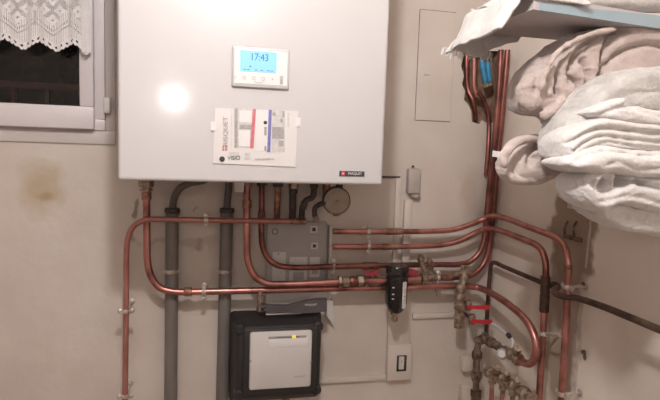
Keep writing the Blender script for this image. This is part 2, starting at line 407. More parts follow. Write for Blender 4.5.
O0 = W(0, 0, .055); O1 = W(91, 0, .055); O2 = W(91, 52, .055)
px_m = (O1-O0).length/91
st = .5; mb = MB(); nu = int(150/st); nv = int(104/st); idx = {}
def cvert(i, j):
    if (i, j) not in idx:
        u = -60+i*st; v = -50+j*st
        x = O0.x+u*px_m; z = W(45, 26, .055).z-(v-26)*px_m*1.0
        y = -.055-.004*math.sin(u*.19)-.003*math.sin(u*.43+1)
        if u > 80: y -= .004*math.sin((u-80)/11*math.pi*2.0)+.002
        idx[(i, j)] = len(mb.v); mb.v.append(Vector((x, y, z)))
    return idx[(i, j)]
for j in range(nv):
    for i in range(nu):
        u = -60+(i+.5)*st; v = -50+(j+.5)*st
        if u > 80:
            ok = v < 54.5-.8*abs(u-85) and not (int(u*1.3) % 3 == 0 and int(v*1.1) % 4 == 0)
        else: ok = lace(u, v)
        if ok: mb.f.append((cvert(i, j), cvert(i+1, j), cvert(i+1, j+1), cvert(i, j+1)))
n0 = len(mb.v)
lc = mb.build('lace_curtain', 'lace', None, 0)
sm = lc.modifiers.new('thick', 'SOLIDIFY'); sm.thickness = .0007
settle(tag(lc, 'short white lace curtain with scalloped hem hanging over the dark window', 'curtain'))

# ------------------------------------------------------------------ boiler
BD = .40
bx0 = W(117.5, 100, BD).x; bx1 = W(386, 100, BD).x; bz0 = W(250, 182, BD).z; bz1 = 2.12
bo = thing('wall_boiler', 'large white wall-hung gas boiler with blue display, pipes entering its underside', 'boiler')
MB().box((bx0, -BD+.03, bz0), (bx1, -.0005, bz1), .004).build('casing', 'enamel', bo)
mb = MB().box((bx0, -BD, bz0-.002), (bx1, -BD+.027, bz1), .007, 3); mb.build('front_panel', 'enamel', bo, 12)
# control panel
c0, c1 = W(231.5, 87.5, BD), W(289.5, 50, BD)
cp = MB().box((c0.x, -BD-.007, W(260, 88.5, BD).z), (c1.x, -BD, W(260, 47.5, BD).z), .004, 3).build('control_panel', 'enamel', bo)
MB().box((c0.x+.005, -BD-.0078, W(260, 85, BD).z), (c1.x-.005, -BD-.0066, W(260, 51, BD).z), .0005, 1).build('fascia', 'badge_white', cp)
s0, s1 = W(239.8, 72.5, BD), W(276.5, 52, BD)
scx, scz = (s0.x+s1.x)/2, W(258, 62.3, BD).z; sw, sh = (s1.x-s0.x), .0455
MB().box((scx-sw/2, -BD-.009, scz-sh/2), (scx+sw/2, -BD-.0072, scz+sh/2), .0006, 1).build('display', 'screen', cp)
text('17:43', .022, 'screen_ink', cp, (scx+.002, -BD-.0092, scz+.009), 'display_digits', sx=.85)
text('.', .03, 'screen_ink', cp, (scx-.018, -BD-.0092, scz-.004), 'display_digits')
for k, xx in enumerate((-.03, -.022, -.005, .008, .022, .03)):
    MB().box((scx+xx-.003, -BD-.0092, scz-.0195), (scx+xx+.003, -BD-.009, scz-.0180)).build('display_symbol', 'screen_ink', cp, 0)
bzr = W(258, 79, BD).z
def arc(cx, cz, r, a0, a1, n=14): return [Vector((cx+r*math.cos(R(a0+(a1-a0)*i/n)), -BD-.0082, cz+r*math.sin(R(a0+(a1-a0)*i/n)))) for i in range(n+1)]
for i, px in enumerate((234.5, 244, 253.5, 263, 272)):
    x = W(px, 78, BD).x
    if i == 0: text('U', .009, 'print_line', cp, (x, -BD-.0082, bzr), 'button_mark')
    elif i == 1: MB().tube(arc(x, bzr, .0032, 0, 350), .0006, 6).build('button_mark', 'print_line', cp)
    elif i in (2, 3): MB().tube(arc(x, bzr, .0036, 0, 350), .0006, 6).build('button_mark', 'print_line', cp)
    else: text('+', .012, 'print_line', cp, (x, -BD-.0082, bzr), 'button_mark')
MB().tube([Vector((W(254, 82, BD).x, -BD-.0082, bzr-.006)), Vector((W(256, 84, BD).x, -BD-.0082, bzr-.009)), Vector((W(261, 84, BD).x, -BD-.0082, bzr-.009)), Vector((W(263, 82, BD).x, -BD-.0082, bzr-.006))], .0006, 6).build('button_mark', 'print_line', cp)
x = W(281, 78, BD).x; MB().box((x-.0035, -BD-.0085, bzr-.009), (x+.0035, -BD-.0078, bzr+.009), .001).build('selector', 'print_line', cp)
# badge
b0, b1 = W(339.2, 176, BD), W(364.3, 171.5, BD)
bzc = W(352, 173.7, BD).z; bg = MB().box((b0.x, -BD-.0025, bzc-.006), (b1.x, -BD, bzc+.006), .0006, 1).build('badge', 'ink', bo)
bg['label'] = 'black rectangular name badge with a red square'
rx = b0.x+.0085
MB().box((rx-.0045, -BD-.0032, bzc-.0045), (rx+.0045, -BD-.0024, bzc+.0045)).build('emblem', 'badge_red', bg, 0)
MB().box((rx-.003, -BD-.0036, bzc-.0006), (rx+.003, -BD-.003, bzc+.0006)).box((rx-.0006, -BD-.0036, bzc-.003), (rx+.0006, -BD-.003, bzc+.003)).build('emblem_cross', 'badge_white', bg, 0)
text('FRISQUET', .0085, 'badge_white', bg, ((rx+.0045+b1.x)/2+.0005, -BD-.0028, bzc), sx=.92)
settle(bo)

# brochure taped on the front
br = thing('brochure', 'paper leaflet with pictures and a red and a blue stripe stuck on the boiler front', 'leaflet')
e = BD+.0024
mb = MB(); q = [W(x, y, e) for x, y in ((212.8, 163.2), (295.6, 167), (298.2, 111), (215.2, 107.8))]
mb.prism(q, (0, 1, 0), .0012); mb.build('sheet', 'paper', br)
def ink(name, pts, m, lift=.0006): return quad(pts, e+lift, .0005).build(name, m, br, 0)
def pr(x, y): return 200+x/4.71, 95+y/4.71
def rectp(x0, y0, x1, y1, sk=.03): return [pr(x0+(65-y1)*-.0, y1), pr(x1, y1+(x1-x0)*sk), pr(x1, y0+(x1-x0)*sk), pr(x0, y0)]
ink('photograph', rectp(160, 62, 250, 248), 'ink_pale'); ink('photograph', rectp(262, 70, 325, 262), 'badge_white')
ink('photograph', rectp(336, 70, 400, 268), 'ink_pale')
ink('grey_stripe', rectp(163, 62, 177, 248), 'ink_grey', .0011); ink('red_stripe', [pr(235, 250), pr(252, 251), pr(264, 66), pr(249, 65)], 'ink_red', .0012)
ink('blue_stripe', [pr(316, 268), pr(331, 269), pr(338, 70), pr(324, 69)], 'ink_blue', .0012)
ink('photograph_detail', rectp(186, 140, 243, 160), 'ink_grey', .0011); ink('photograph_detail', rectp(182, 165, 235, 240), 'badge_white', .0011)
ink('photograph_detail', rectp(186, 72, 244, 128), 'badge_white', .0011)
for bxx in ((302, 150, 314, 190), (303, 240, 313, 262), (340, 150, 395, 205), (372, 215, 394, 242), (342, 82, 356, 98), (378, 110, 390, 130), (388, 75, 398, 105)):
    ink('photograph_detail', rectp(*bxx), 'ink_grey', .0011)
def disc(px, py, r, m, nm, lift=.0012):
    c = W(px, py, e+lift); pts = [c+Vector((r*math.cos(2*math.pi*k/20), 0, r*math.sin(2*math.pi*k/20))) for k in range(20)]
    MB().prism(pts, (0, 1, 0), .0005).build(nm, m, br, 0)
disc(*pr(308, 130), .0042, 'ink', 'printed_dot'); disc(*pr(104, 302), .0062, 'ink', 'printed_dot')
ink('grey_caption', rectp(135, 268, 185, 284), 'ink_pale'); ink('grey_caption', rectp(210, 272, 236, 304), 'ink_pale')
text('VISIO', .012, 'ink', br, W(*pr(160, 297), e+.001), roll=R(-3))
text('CHAUDIERES A', .0058, 'ink_grey', br, W(*pr(304, 302), e+.001), roll=R(-3), sx=1.1)
text('FRISQUET', .0135, 'ink_grey', br, W(*pr(121, 180), e+.001), roll=R(-90-1), sx=1.25)
ink('emblem', [pr(104, 262), pr(127, 263), pr(128, 240), pr(105, 239)], 'ink_red'); 
ink('emblem_cross', [pr(106, 253), pr(126, 254), pr(126, 250), pr(106, 249)], 'badge_white', .0012); ink('emblem_cross', [pr(114, 262), pr(118, 262), pr(118, 240), pr(114, 240)], 'badge_white', .0012)
ink('ruled_line', rectp(148, 62, 151, 250), 'ink_pale', .001); ink('small_print', rectp(412, 85, 420, 150), 'ink_pale', .001)
for k, (x, y) in enumerate(((213.5, 126), (298, 122))):
    p = W(x, y, e+.0008); MB().box((p.x-.006, p.y-.0004, p.z-.010), (p.x+.006, p.y+.0004, p.z+.010)).build('tape', 'badge_white', br, 0)
settle(br)

# ------------------------------------------------------------------ copper and other pipes
def pipe(name, label, pts, r, m, off=None, fn=W, cat='pipe', group=None, seg=16, n=10):
    root = thing(name, label, cat, group)
    pp = [fn(*p) if len(p) == 3 else fn(p[0], p[1], off) for p in pts]
    MB().tube(curve(pp, n), r, seg).build('tube', m, root); return root
def along(a, b, name, m, root, prof, seg=16): return MB().lathe(a, b, prof, seg).build(name, m, root)
def nut(root, a, b, r, m='brass', name='nut', seg=6): return along(a, b, name, m, root, [(0, r*.8), (.06, r), (.94, r), (1, r*.8)], seg)
def sleeve(root, a, b, r, m='joint', name='joint'): return along(a, b, name, m, root, [(0, r*.9), (.1, r), (.45, r), (.5, r*.94), (.55, r), (.9, r), (1, r*.9)])

# thin pipe: down the left, round the bend and across under the boiler
p = pipe('copper_pipe', 'thin copper pipe rising at far left then crossing level just below the boiler', [(125, 402), (125.8, 340), (126.3, 290), (126.6, 250), (128.5, 236), (135, 225), (147, 219.8), (160, 219.3), (205, 220), (250, 220.8), (290, 221.3), (306, 221.5)], .0078, 'copper_pink', .09)
sleeve(p, W(290, 221.3, .09), W(306, 221.5, .09), .0092); settle(p)
# left riser and lower long run
p = pipe('copper_pipe', 'copper pipe dropping from boiler left end then running level as the lowest long run', [(146.2, 172), (146.5, 200), (147, 240), (147.5, 262), (151, 276), (159, 287), (172, 291.3), (190, 291.8), (220, 291.2), (260, 290.3), (300, 289.2), (340, 288.2), (390, 287.3), (430, 286.4), (463, 285.6)], .0102, 'copper', .064)
p['label'] = 'copper pipe dropping from the boiler left end and bending into the lowest long level run'
nut(p, W(146.2, 178, .064), W(146.3, 187, .064), .021, 'brass_dirty'); nut(p, W(146.3, 188, .064), W(146.4, 191, .064), .017, 'brass'); sleeve(p, W(146.4, 192, .064), W(146.6, 200, .064), .0135)
sleeve(p, W(184, 291.8, .064), W(192, 291.7, .064), .0135); settle(p)
# second riser into the run just above
p = pipe('copper_pipe', 'copper pipe with big bend dropping at the boiler middle into the valve run', [(247, 172), (246.8, 210), (247, 240), (247.3, 256), (249.7, 267), (256, 277.5), (267, 283.3), (282, 284.2), (310, 283.3), (345, 281.5), (392, 280.3), (420, 279)], .0102, 'copper', .082)
nut(p, W(247, 178, .082), W(247, 186, .082), .016, 'brass_dirty'); sleeve(p, W(247, 200, .082), W(247, 208, .082), .0135)
nut(p, W(338, 281.8, .082), W(341, 281.7, .082), .019, 'brass'); nut(p, W(342, 281.7, .082), W(349, 281.4, .082), .016, 'brass_dirty'); along(W(349, 281.4, .082), W(356, 281, .082), 'union', 'copper_dull', p, [(0, .013), (.2, .016), (.8, .016), (1, .013)])
nut(p, W(357, 281, .082), W(363, 280.8, .082), .018, 'brass')
settle(p)
p = pipe('copper_pipe', 'copper pipe bending above the long valve run, its end rising into the corner', [(262, 172), (261.6, 210), (261.4, 232), (262.5, 246), (267.5, 257.5), (277, 265), (292, 267.3), (335, 266.5), (395, 265.2), (440, 264.6), (458, 264.5), (469, 262), (478, 254.5), (483, 244), (485.3, 229), (489, 190), (493.5, 150), (499, 85), (501, 50)], .0088, 'copper_dull', .048, A)
nut(p, W(262, 178, .045), W(262, 186, .045), .015, 'hose'); sleeve(p, W(261.5, 212, .045), W(261.5, 219, .045), .0115)
sleeve(p, W(362, 266, .045), W(378, 265.7, .045), .0118); nut(p, W(427.5, 265, .045), W(432.5, 264.8, .045), .017, 'brass'); settle(p)
# the two runs that start beside the grey plate and turn the corner
p = pipe('copper_pipe', 'uppermost copper pipe right of grey plate, going round the corner and down the right wall', [(333, 231.4, .05), (380, 231.6, .05), (430, 231.2, .05), (452, 229.8, .052), (468, 225.4, .06), (480, 220.5, .062), (487, 217.4, .062), (494, 215.8, .062), (506, 218.4, .062), (530, 227.6, .055), (546, 233.5, .052), (556, 238, .052), (564, 246, .052), (567.8, 260, .052), (567.2, 290, .052), (564.5, 350, .052), (561, 402, .052)], .0088, 'copper', None, A)
sleeve(p, W(385, 231.6, .05), W(402, 231.5, .05), .0105); sleeve(p, S(568, 264, .052), S(567.8, 274, .052), .0108); settle(p)
p = pipe('copper_pipe', 'second copper pipe right of grey plate, turning the corner and dropping inside the first', [(333, 246.6, .05), (380, 246.8, .05), (425, 246, .05), (446, 244.2, .052), (462, 239.8, .06), (474, 233.5, .062), (484, 229.3, .062), (492, 228.8, .062), (504, 232, .062), (526, 240.4, .055), (536, 244.8, .052), (542.5, 252, .052), (545.6, 264, .052), (545, 290, .052), (542.8, 340, .052), (540, 383, .052), (538.8, 402, .052)], .0088, 'copper', None, A)
sleeve(p, W(381, 246.8, .05), W(398, 246.6, .05), .0105); along(S(545.6, 276, .052), S(544, 312, .052), 'dark_coupling', 'rust', p, [(0, .011), (.04, .0125), (.45, .0125), (.5, .011), (.55, .0125), (.96, .0125), (1, .011)]); settle(p)
# from the valve set into the corner
p = pipe('copper_pipe', 'short copper pipe curving up from valves at the right into the corner', [(436, 277.6, .048), (455, 277.4, .044), (468, 276.5, .038), (477, 271.5, .034), (484, 263, .03), (488.2, 251, .026), (490.5, 234, .024), (494, 200, .024), (498, 150, .024), (505, 80, .024), (507.5, 50, .024)], .0088, 'copper_dull', None, A)
sleeve(p, W(442, 277.6, .047), W(454, 277.4, .044), .0112); settle(p)
p = pipe('copper_pipe', 'reddish painted copper pipe standing straight in the room corner', [(489, 262), (490.5, 240), (494.5, 205), (499, 150), (503, 110), (504, 100)], .0075, 'copper_pink', .012, A); settle(p)
# from lowest run end round the bend into the stop valve at the lower right
p = pipe('copper_pipe', 'copper pipe bending in a wide hook at the lower right, ending at a stop valve', [(463, 285.6, .064), (478, 287.5, .066), (494, 294.8, .07), (510, 305.5, .085), (522, 316, .09), (531, 328, .09), (536, 343, .09), (535.6, 356, .09), (530.5, 363.5, .09), (523.5, 362.5, .09), (517.5, 358.5, .09)], .0105, 'copper', None, A)
nut(p, A(520, 360.5, .09), A(515, 356.5, .09), .017, 'brass_dirty'); settle(p)

# dark steel pipe
p = pipe('steel_pipe', 'dark steel pipe coming up in the corner, then sloping along the right wall behind copper', [(486, 338, .03), (487.3, 310, .03), (489, 285, .03), (490.6, 268, .03), (491.6, 263.5, .03), (495, 262.6, .03), (502, 265.8, .03), (522, 274.3, .028), (540, 281.8, .028), (552, 286, .035)], .0068, 'rust', None, A); settle(p)
p = pipe('steel_pipe', 'thicker dark steel pipe with double crank running down right wall to the photo edge', [(549, 284.4, .040), (555, 284.8, .052), (557.5, 287.5, .064), (554, 290.2, .076), (555.5, 293.6, .084), (564, 296.6, .086), (577, 298.2, .085), (600, 305.5, .083), (630, 317.4, .083), (664, 331.5, .083), (700, 347, .083)], .0076, 'rust', None, S); settle(p)

# pipes and insulated tails inside the niche
for lab, pts, r, mm in (
    ('dark copper pipe at the left edge of the wall niche', [(467, 46, -.01), (466.5, 70, -.01), (468, 90, -.01), (473, 101, .0), (476, 120, -.02)], .0075, 'copper_dull'),
    ('reddish copper pipe second from left in the wall niche', [(474.5, 46, .0), (474, 70, .0), (474.5, 90, .0), (478, 97, .0)], .008, 'copper_pink'),
    ('copper pipe slanting across the bottom of the wall niche', [(478, 92, .008), (483, 99, .008), (487.5, 110, .008), (489, 124, .006), (488, 150, .014), (486, 175, .015)], .0075, 'copper_dull')):
    p = pipe('copper_pipe', lab, pts, r, mm); settle(p)
for lab, pts in (('blue insulated pipe tail, left of the two in the wall niche', [(480, 47, .012), (481.5, 60, .012), (485.5, 83, .012)]), ('blue insulated pipe tail, right of the two in the wall niche', [(486.5, 47, .014), (487.5, 62, .014), (489.5, 82, .014)])):
    root = thing('insulated_pipe', lab, 'pipe', None)
    P = [W(*q) for q in pts]
    MB().lathe(P[1], P[2], [(0, .006), (.08, .0088), (.92, .0088), (1, .006)]).build('blue_sleeve', 'blue', root)
    MB().tube(curve(P[:2]+[P[1].lerp(P[2], .2)]), .0045, 12).build('tube', 'brass_dirty', root)
    nut(root, P[2], P[2]+(P[2]-P[1])*.2, .009, 'brass_dirty'); settle(root)

# boiler tails: dark hoses
def hose(lab, pts, r, m='hose', ends=()):
    root = thing('connection_hose', lab, 'hose', None)
    MB().tube(curve([W(*q) for q in pts], 12), r, 14).build('tube', m, root)
    for a, b, rr, mm, sg in ends: nut(root, W(*a), W(*b), rr, mm, 'union_nut', sg)
    return settle(root)
hose('dark copper tail under the boiler between the copper pipe and the brass-nutted hose', [(278, 171, .1), (278, 190, .1), (277, 208, .085), (277, 216, .04), (277, 221.5, .012)], .0095, 'joint', [((278, 178, .1), (278, 187, .1), .015, 'hose', 12)])
hose('black hose with bright brass nut under the boiler', [(293.5, 171, .1), (293, 190, .1), (292.7, 206, .09), (292.4, 216, .04), (292, 221.5, .012)], .0105, 'hose', [((293.7, 183, .1), (293.6, 188.5, .1), .015, 'brass', 6), ((293.5, 189, .1), (293.3, 194, .1), .0125, 'hose', 12)])
hose('black hose with stepped bend under the boiler, ending behind the thin pipe', [(314, 171, .1), (314, 190, .1), (312.5, 197, .1), (306, 200.5, .1), (302.8, 206, .1), (302, 214, .07), (302, 217, .03), (302, 221.5, .012)], .0088, 'hose', [((314, 178, .1), (314, 188, .1), .0125, 'hose', 12), ((304.5, 202, .1), (302.6, 209, .098), .0112, 'hose', 12)])
hose('short black hose hooking left beside the round disc', [(326.5, 171, .08), (326.5, 192, .08), (325, 202, .09), (319.5, 204.5, .1), (315.2, 208, .1), (314.6, 214, .1), (316.5, 220, .1)], .0078, 'hose', [((326.5, 178, .08), (326.5, 200, .08), .012, 'joint', 12), ((315, 216, .1), (317, 221.5, .1), .0085, 'brass', 12)])
wb = MB().box((W(234, 190, .1).x, -.1, W(234, 192, .1).z), (W(244, 190, .1).x, -.06, W(240, 172, .1).z), .003).build('junction_box', 'plate_white', None)
settle(tag(wb, 'small white plastic box under the boiler beside the grey drain hose', 'box'))

# round disc (pressure gauge seen from its dull back)
gr = thing('pressure_gauge', 'round brownish gauge with dark rim hanging under right end of boiler', 'gauge')
gc = W(337, 201, .1); rr = .042
ax = Vector((.0, -1, -.06)).normalized()
MB().lathe(gc-ax*.03, gc, [(0, rr*.9), (.1, rr*.97), (.9, rr), (1, rr*.97), (1.0, rr*.93), (.93, rr*.91)], 40).build('rim', 'gauge_rim', gr)
MB().lathe(gc-ax*.004, gc-ax*.001, [(0, rr*.93), (1, rr*.93)], 40).build('dial', 'gauge_face', gr)
MB().box(gc+Vector((-.012, -.003, -.0015)), gc+Vector((.008, -.0005, .0015)), .0004).build('needle', 'gauge_face', gr)
MB().ball(gc+Vector((0, -.002, 0)), .002).build('needle_boss', 'gauge_rim', gr)
MB().tube([gc+Vector((.008, .01, .032)), gc+Vector((.008, .01, .075))], .011, 12).build('stem', 'hose', gr)
MB().tube(curve([W(331, 212, .12), W(334, 215.3, .12), W(340, 215, .12)]), .0022, 8).build('tag_wire', 'brass_dirty', gr)
settle(gr)

# grey drain standpipes with hoses
for i, (lab, top, bot, hs) in enumerate((
    ('left of the two grey drain pipes, its dark hose curving in from the right', (172.3, 209), (170.3, 404), [(212, 176, .06), (203, 180.5, .055), (190, 183, .05), (181, 187.5, .045), (175, 196, .035), (172.7, 206, .027), (172.3, 214, .027)]),
    ('right of the two grey drain pipes, its dark hose entering straight', (227, 209), (220.6, 404), [(229.5, 172, .04), (229, 185, .035), (227.8, 197, .03), (227, 206, .027), (226.9, 214, .027)]))):
    root = thing('drain_pipe', lab, 'pipe', None)
    a, b = W(*top, .028), W(*bot, .028); b.x = a.x+(b.x-a.x)*.6
    MB().lathe(a, b, [(0, .0165), (.0, .019), (1, .019)], 24).build('standpipe', 'drain', root)
    MB().lathe(a+Vector((0, 0, .003)), a-Vector((0, 0, .012)), [(0, .019), (.1, .0215), (.9, .0215), (1, .019)], 24).build('collar', 'hose', root)
    MB().tube(curve([W(*q) for q in hs], 12), .0105, 14).build('hose', 'drain_hose', root)
    settle(root)

# ------------------------------------------------------------------ pipe clips
def clip(lab, p, r, axis, wall='back', ear=.016, m='chrome', grp='metal pipe clips on the copper pipes'):
    """p = centre of pipe; axis 'h'/'v'; two half rings screwed together on a stud to the wall"""
    p = Vector(p); ro = r*1.22
    n = Vector((0, 1, 0)) if wall == 'back' else Vector((1, 0, 0))
    t = (Vector((1, 0, 0)) if wall == 'back' else Vector((0, 1, 0))) if axis == 'h' else Vector((0, 0, 1))
    s = t.cross(n)
    root = thing('pipe_clip', lab, 'pipe clip', grp)
    ring = MB(); ring.lathe(p-t*.0055, p+t*.0055, [(0, ro*.96), (.1, ro), (.35, ro), (.5, ro*1.06), (.65, ro), (.9, ro), (1, ro*.96)], 20); ring.build('band', m, root)
    for sg in (-1, 1):
        c = p+s*sg*(ro+ear/2-.002); a = -n*.0035
        mb = MB(); h = ear/2
        mb.lathe(c-n*.004, c+n*.004, [(0, h*.8), (.1, h*.95), (.9, h*.95), (1, h*.8)], 8); mb.build('ear', m, root)
        MB().lathe(c-n*.006, c-n*.002, [(0, .0032), (.3, .0045), (1, .0045)], 10).build('screw', m, root)
    dist = (-p.y) if wall == 'back' else (XC-p.x)
    if dist > ro+.004:
        MB().tube([p+n*ro*.8, p+n*(dist-.0005)], .0035, 10).build('stud', m, root)
        MB().lathe(p+n*(dist-.003), p+n*(dist-.0003), [(0, .008), (.5, .010), (1, .010)], 14).build('rosette', m, root)
    return settle(root)
clip('metal clip on the thin pipe at far left, halfway down its riser', W(126, 311, .09), .0078, 'v')
clip('metal clip on the thin pipe riser at the bottom edge of the photo', W(125.2, 396, .09), .0078, 'v')
clip('metal clip on thin level pipe between the two grey drain pipes, just below boiler', W(206, 220, .09), .0078, 'h', ear=.013)
clip('metal clip on the lowest long run between the two grey drain pipes', W(204, 291.6, .064), .0112, 'h')
clip('metal clip on the uppermost run right of the grey plate', W(368.5, 231.6, .05), .0088, 'h', ear=.013)
clip('metal clip on second run right of the grey plate', W(368.8, 246.7, .05), .0088, 'h', ear=.013)
clip('metal clip at right edge of the grey plate on the third run down', W(333.5, 266.5, .045), .0095, 'h')
clip('metal clip on the valve run right of the black filter', W(438, 277.6, .048), .0088, 'h')
clip('metal clip on left grey drain pipe', W(171.5, 271, .028), .0165, 'v', ear=.004, grp='clips on grey drain pipes')
clip('metal clip on right grey drain pipe', W(224.6, 271, .028), .0165, 'v', ear=.004, grp='clips on grey drain pipes')
clip('metal clip on the outer right-wall pipe, level with the dark steel pipe', S(567.5, 287, .052), .0088, 'v', 'right')
clip('metal clip on the outer right-wall pipe at the bottom of photo', S(562.3, 394, .052), .0088, 'v', 'right')
clip('metal clip on the inner right-wall pipe below its dark coupling', S(543.5, 333.5, .052), .0088, 'v', 'right', ear=.009)
# link rod from that clip to the neighbouring pipe, and the loose two-pronged hook above
rod = MB().tube([S(546, 333.5, .055), S(560, 335, .06)], .003, 10).lathe(S(558, 335, .06), S(561, 335.2, .06), [(0, .006), (1, .006)], 6).build('tie_rod', 'chrome', None)
settle(tag(rod, 'short metal rod joining two right-wall pipes', 'rod'))
rod = thing('wall_screw', 'long screw with plug in right wall beside the outer pipe clip', 'screw')
MB().tube([S(571, 287, .05), S(583, 284.5, .004)], .0028, 8).build('shank', 'chrome', rod); MB().ball(S(583, 284.5, .006), .0062).build('head', 'rust_light', rod); settle(rod)
hk = thing('empty_pipe_bracket', 'empty two-pronged pipe bracket on the bare plaster above the right-wall pipes', 'bracket')
for dx in (0, 9): MB().tube(curve([S(565+dx, 236, .012), S(564.5+dx, 229, .016), S(566+dx, 224, .016), S(568+dx, 221, .012)]), .003, 8).build('prong', 'rust_light', hk)
MB().box(S(573, 238, .001)-Vector((.004, .035, .006)), S(573, 238, .001)+Vector((0, .035, .006)), .001).build('plate', 'rust_light', hk)
settle(hk)
sc_ = MB().lathe(S(583.5, 352, .016), S(583.5, 352, 0), [(0, .004), (.3, .006), (.31, .003), (1, .003)], 10).build('wall_screw', 'rust_light')
settle(tag(sc_, 'small dark screw low on right wall beside the torn plaster edge', 'screw'))

# ------------------------------------------------------------------ trunking, sockets
def wbox(x0, y0, x1, y1, d0, d1, bev=.003):
    """upright box on the back wall, from pixel corners taken at its front face"""
    a = W(x0, y1, d1); b = W(x1, y0, d1); xm = (x0+x1)/2
    za = W(xm, y1, d1).z; zb = W(xm, y0, d1).z
    return MB().box((a.x, -d1, za), (b.x, -d0, zb), bev)
tk = wbox(392, 178, 401.5, 274, 0, .010, .002).build('cable_trunking', 'trunk'); settle(tag(tk, 'wide white cable trunking running down beside the boiler right edge', 'trunking'))
tk = wbox(401.8, 200, 412.5, 274, 0, .016, .002).build('cable_trunking', 'trunk'); settle(tag(tk, 'white cable trunking coming down from the small grey cover', 'trunking'))
tk = wbox(387.5, 292, 411.5, 345, 0, .014, .002).build('cable_trunking', 'trunk'); settle(tag(tk, 'short wide white trunking behind the black filter, above switch', 'trunking'))
for lab, a, b in (('level white trunking left of the switch, to the black pump box', (318, 379.5), (387, 377)), ('level white trunking right of black filter, to the insulated valve', (412, 315), (456, 314.5))):
    pa, pb = W(*a), W(*b); z = (pa.z+pb.z)/2
    tk = MB().box((pa.x, -.010, z-.009), (pb.x, 0, z+.009), .002).build('cable_trunking', 'trunk'); settle(tag(tk, lab, 'trunking'))
cv = thing('junction_cover', 'small grey plastic cover on wall right of the boiler lower corner', 'cover')
wbox(408, 169, 421.5, 194, 0, .028, .006).build('body', 'cover', cv)
MB().lathe(W(415.5, 194, .012), W(415.5, 198, .012), [(0, .016), (.7, .015), (1, .008)], 16).build('gland', 'cover', cv)
MB().ball(W(413, 166.5, .004), .0045).build('screw', 'rust_light', cv); settle(cv)
sw = thing('wall_switch', 'white wall switch with dark rocker below the black filter', 'switch')
wbox(387, 345, 412.5, 380.5, 0, .022, .003).build('plate', 'trunk', sw)
wbox(396.5, 355.5, 407, 371.5, .018, .024, .001).build('rocker_well', 'ink', sw)
wbox(399, 357, 404.5, 369.5, .02, .029, .0015).build('rocker', 'plate_white', sw)
ind = text('I', .012, 'ink', sw, W(401.8, 362, .0295), 'rocker_mark'); settle(sw)
ln = MB().box((W(382, 177).x, -.004, W(390, 178).z), (W(400, 177).x, 0, W(390, 176).z), .0005).build('thin_cable', 'gauge_rim'); settle(tag(ln, 'thin dark cable stub level on wall right of the boiler bottom', 'cable'))

# ------------------------------------------------------------------ grey backing plate with stickers
pl = thing('hydraulic_plate', 'grey rectangular plate with stickers on wall behind the pipes under the boiler', 'plate')
wbox(265.5, 222, 327, 303, 0, .018, .002).build('plate', 'panel_grey', pl)
wbox(327.5, 226, 333, 300, 0, .024, .001).build('white_edge', 'plate_white', pl)
wbox(265.5, 293, 331, 305, 0, .022, .001).build('lower_strip', 'plate_white', pl)
MB().prism([W(326, 300, .025), W(333, 300, .025), W(333.5, 325, .025), (W(326.5, 316, .025))], (0, 1, 0), .024).build('side_flap', 'plate_white', pl)
for b_, mm in (((272, 252, 286, 282), 'sticker'), ((289, 257, 307.5, 281), 'sticker'), ((309.5, 257, 320, 277), 'sticker'), ((293, 272, 304, 280), 'panel_grey'), ((312, 269, 318, 274), 'panel_grey')):
    wbox(*b_, .017, .0192 if mm == 'sticker' else .0197, .0003).build('sticker' if mm == 'sticker' else 'sticker_print', mm, pl)
for (x, y, s) in ((314, 229.5, 2.2), (314.5, 246, 2.0)):
    wbox(x-s-1.5, y-s-1.2, x+s+1.5, y+s+1.2, .017, .0188, .0002).build('label', 'sticker', pl)
    wbox(x-s+.4, y-s+.4, x+s-.4, y+s-.4, .018, .0195, .0002).build('pictogram', 'ink', pl)
wbox(308, 234.4, 320, 235.6, .017, .0188, .0001).build('printed_line', 'ink_grey', pl)
c = W(275, 231.5, .019); MB().tube([c+Vector((.0085*math.cos(a*.314), 0, .0085*math.sin(a*.314))) for a in range(21)], .0014, 8).build('round_knockout', 'charcoal', pl)
MB().lathe(c+Vector((0, .004, 0)), c+Vector((0, -.001, 0)), [(0, .0075), (1, .0075)], 20).build('knockout_disc', 'panel_grey', pl)
MB().lathe(W(278.5, 253.8, .0205), W(278.5, 253.8, .018), [(0, .002), (1, .003)], 10).build('rivet', 'charcoal', pl)
for y in (246, 270, 290): MB().lathe(W(330, y, .027), W(330, y, .023), [(0, .0015), (1, .0025)], 8).build('rivet', 'brass', pl)
settle(pl)

# ------------------------------------------------------------------ black pump box
pb = thing('pump_box', 'black foam pump box with white front plate mounted low under the pipes', 'pump')
dB = .15
bx = [W(229.5, 345, .0), W(320, 345, 0)]; zt = W(275, 308.5, 0).z; zb = W(275, 391.5, .0).z
fx = [W(237, 350, dB), W(320.5, 350, dB)]; fzt = W(280, 326, dB).z; fzb = W(280, 395.5, dB).z
bm = bmesh.new(); vs = []
for (x0, x1, z0, z1, y) in ((W(229.5, 345, 0).x, W(318.5, 345, 0).x, zb, zt, -.0005), (W(230, 345, .05).x, W(320.5, 345, .05).x, zb-.003, zt+.002, -.05), (fx[0].x, fx[1].x, fzb, fzt, -dB)):
    vs.append([bm.verts.new((x0, y, z0)), bm.verts.new((x1, y, z0)), bm.verts.new((x1, y, z1)), bm.verts.new((x0, y, z1))])
for a, b_ in zip(vs, vs[1:]):
    for k in range(4): bm.faces.new((a[k], a[(k+1) % 4], b_[(k+1) % 4], b_[k]))
bm.faces.new(vs[0][::-1]); bm.faces.new(vs[-1])
bmesh.ops.bevel(bm, geom=[e for e in bm.edges], offset=.012, segments=3, profile=.5, affect='EDGES')
bm.verts.index_update(); mb = MB(); mb.add([v.co.copy() for v in bm.verts], [tuple(v.index for v in f.verts) for f in bm.faces]); bm.free()
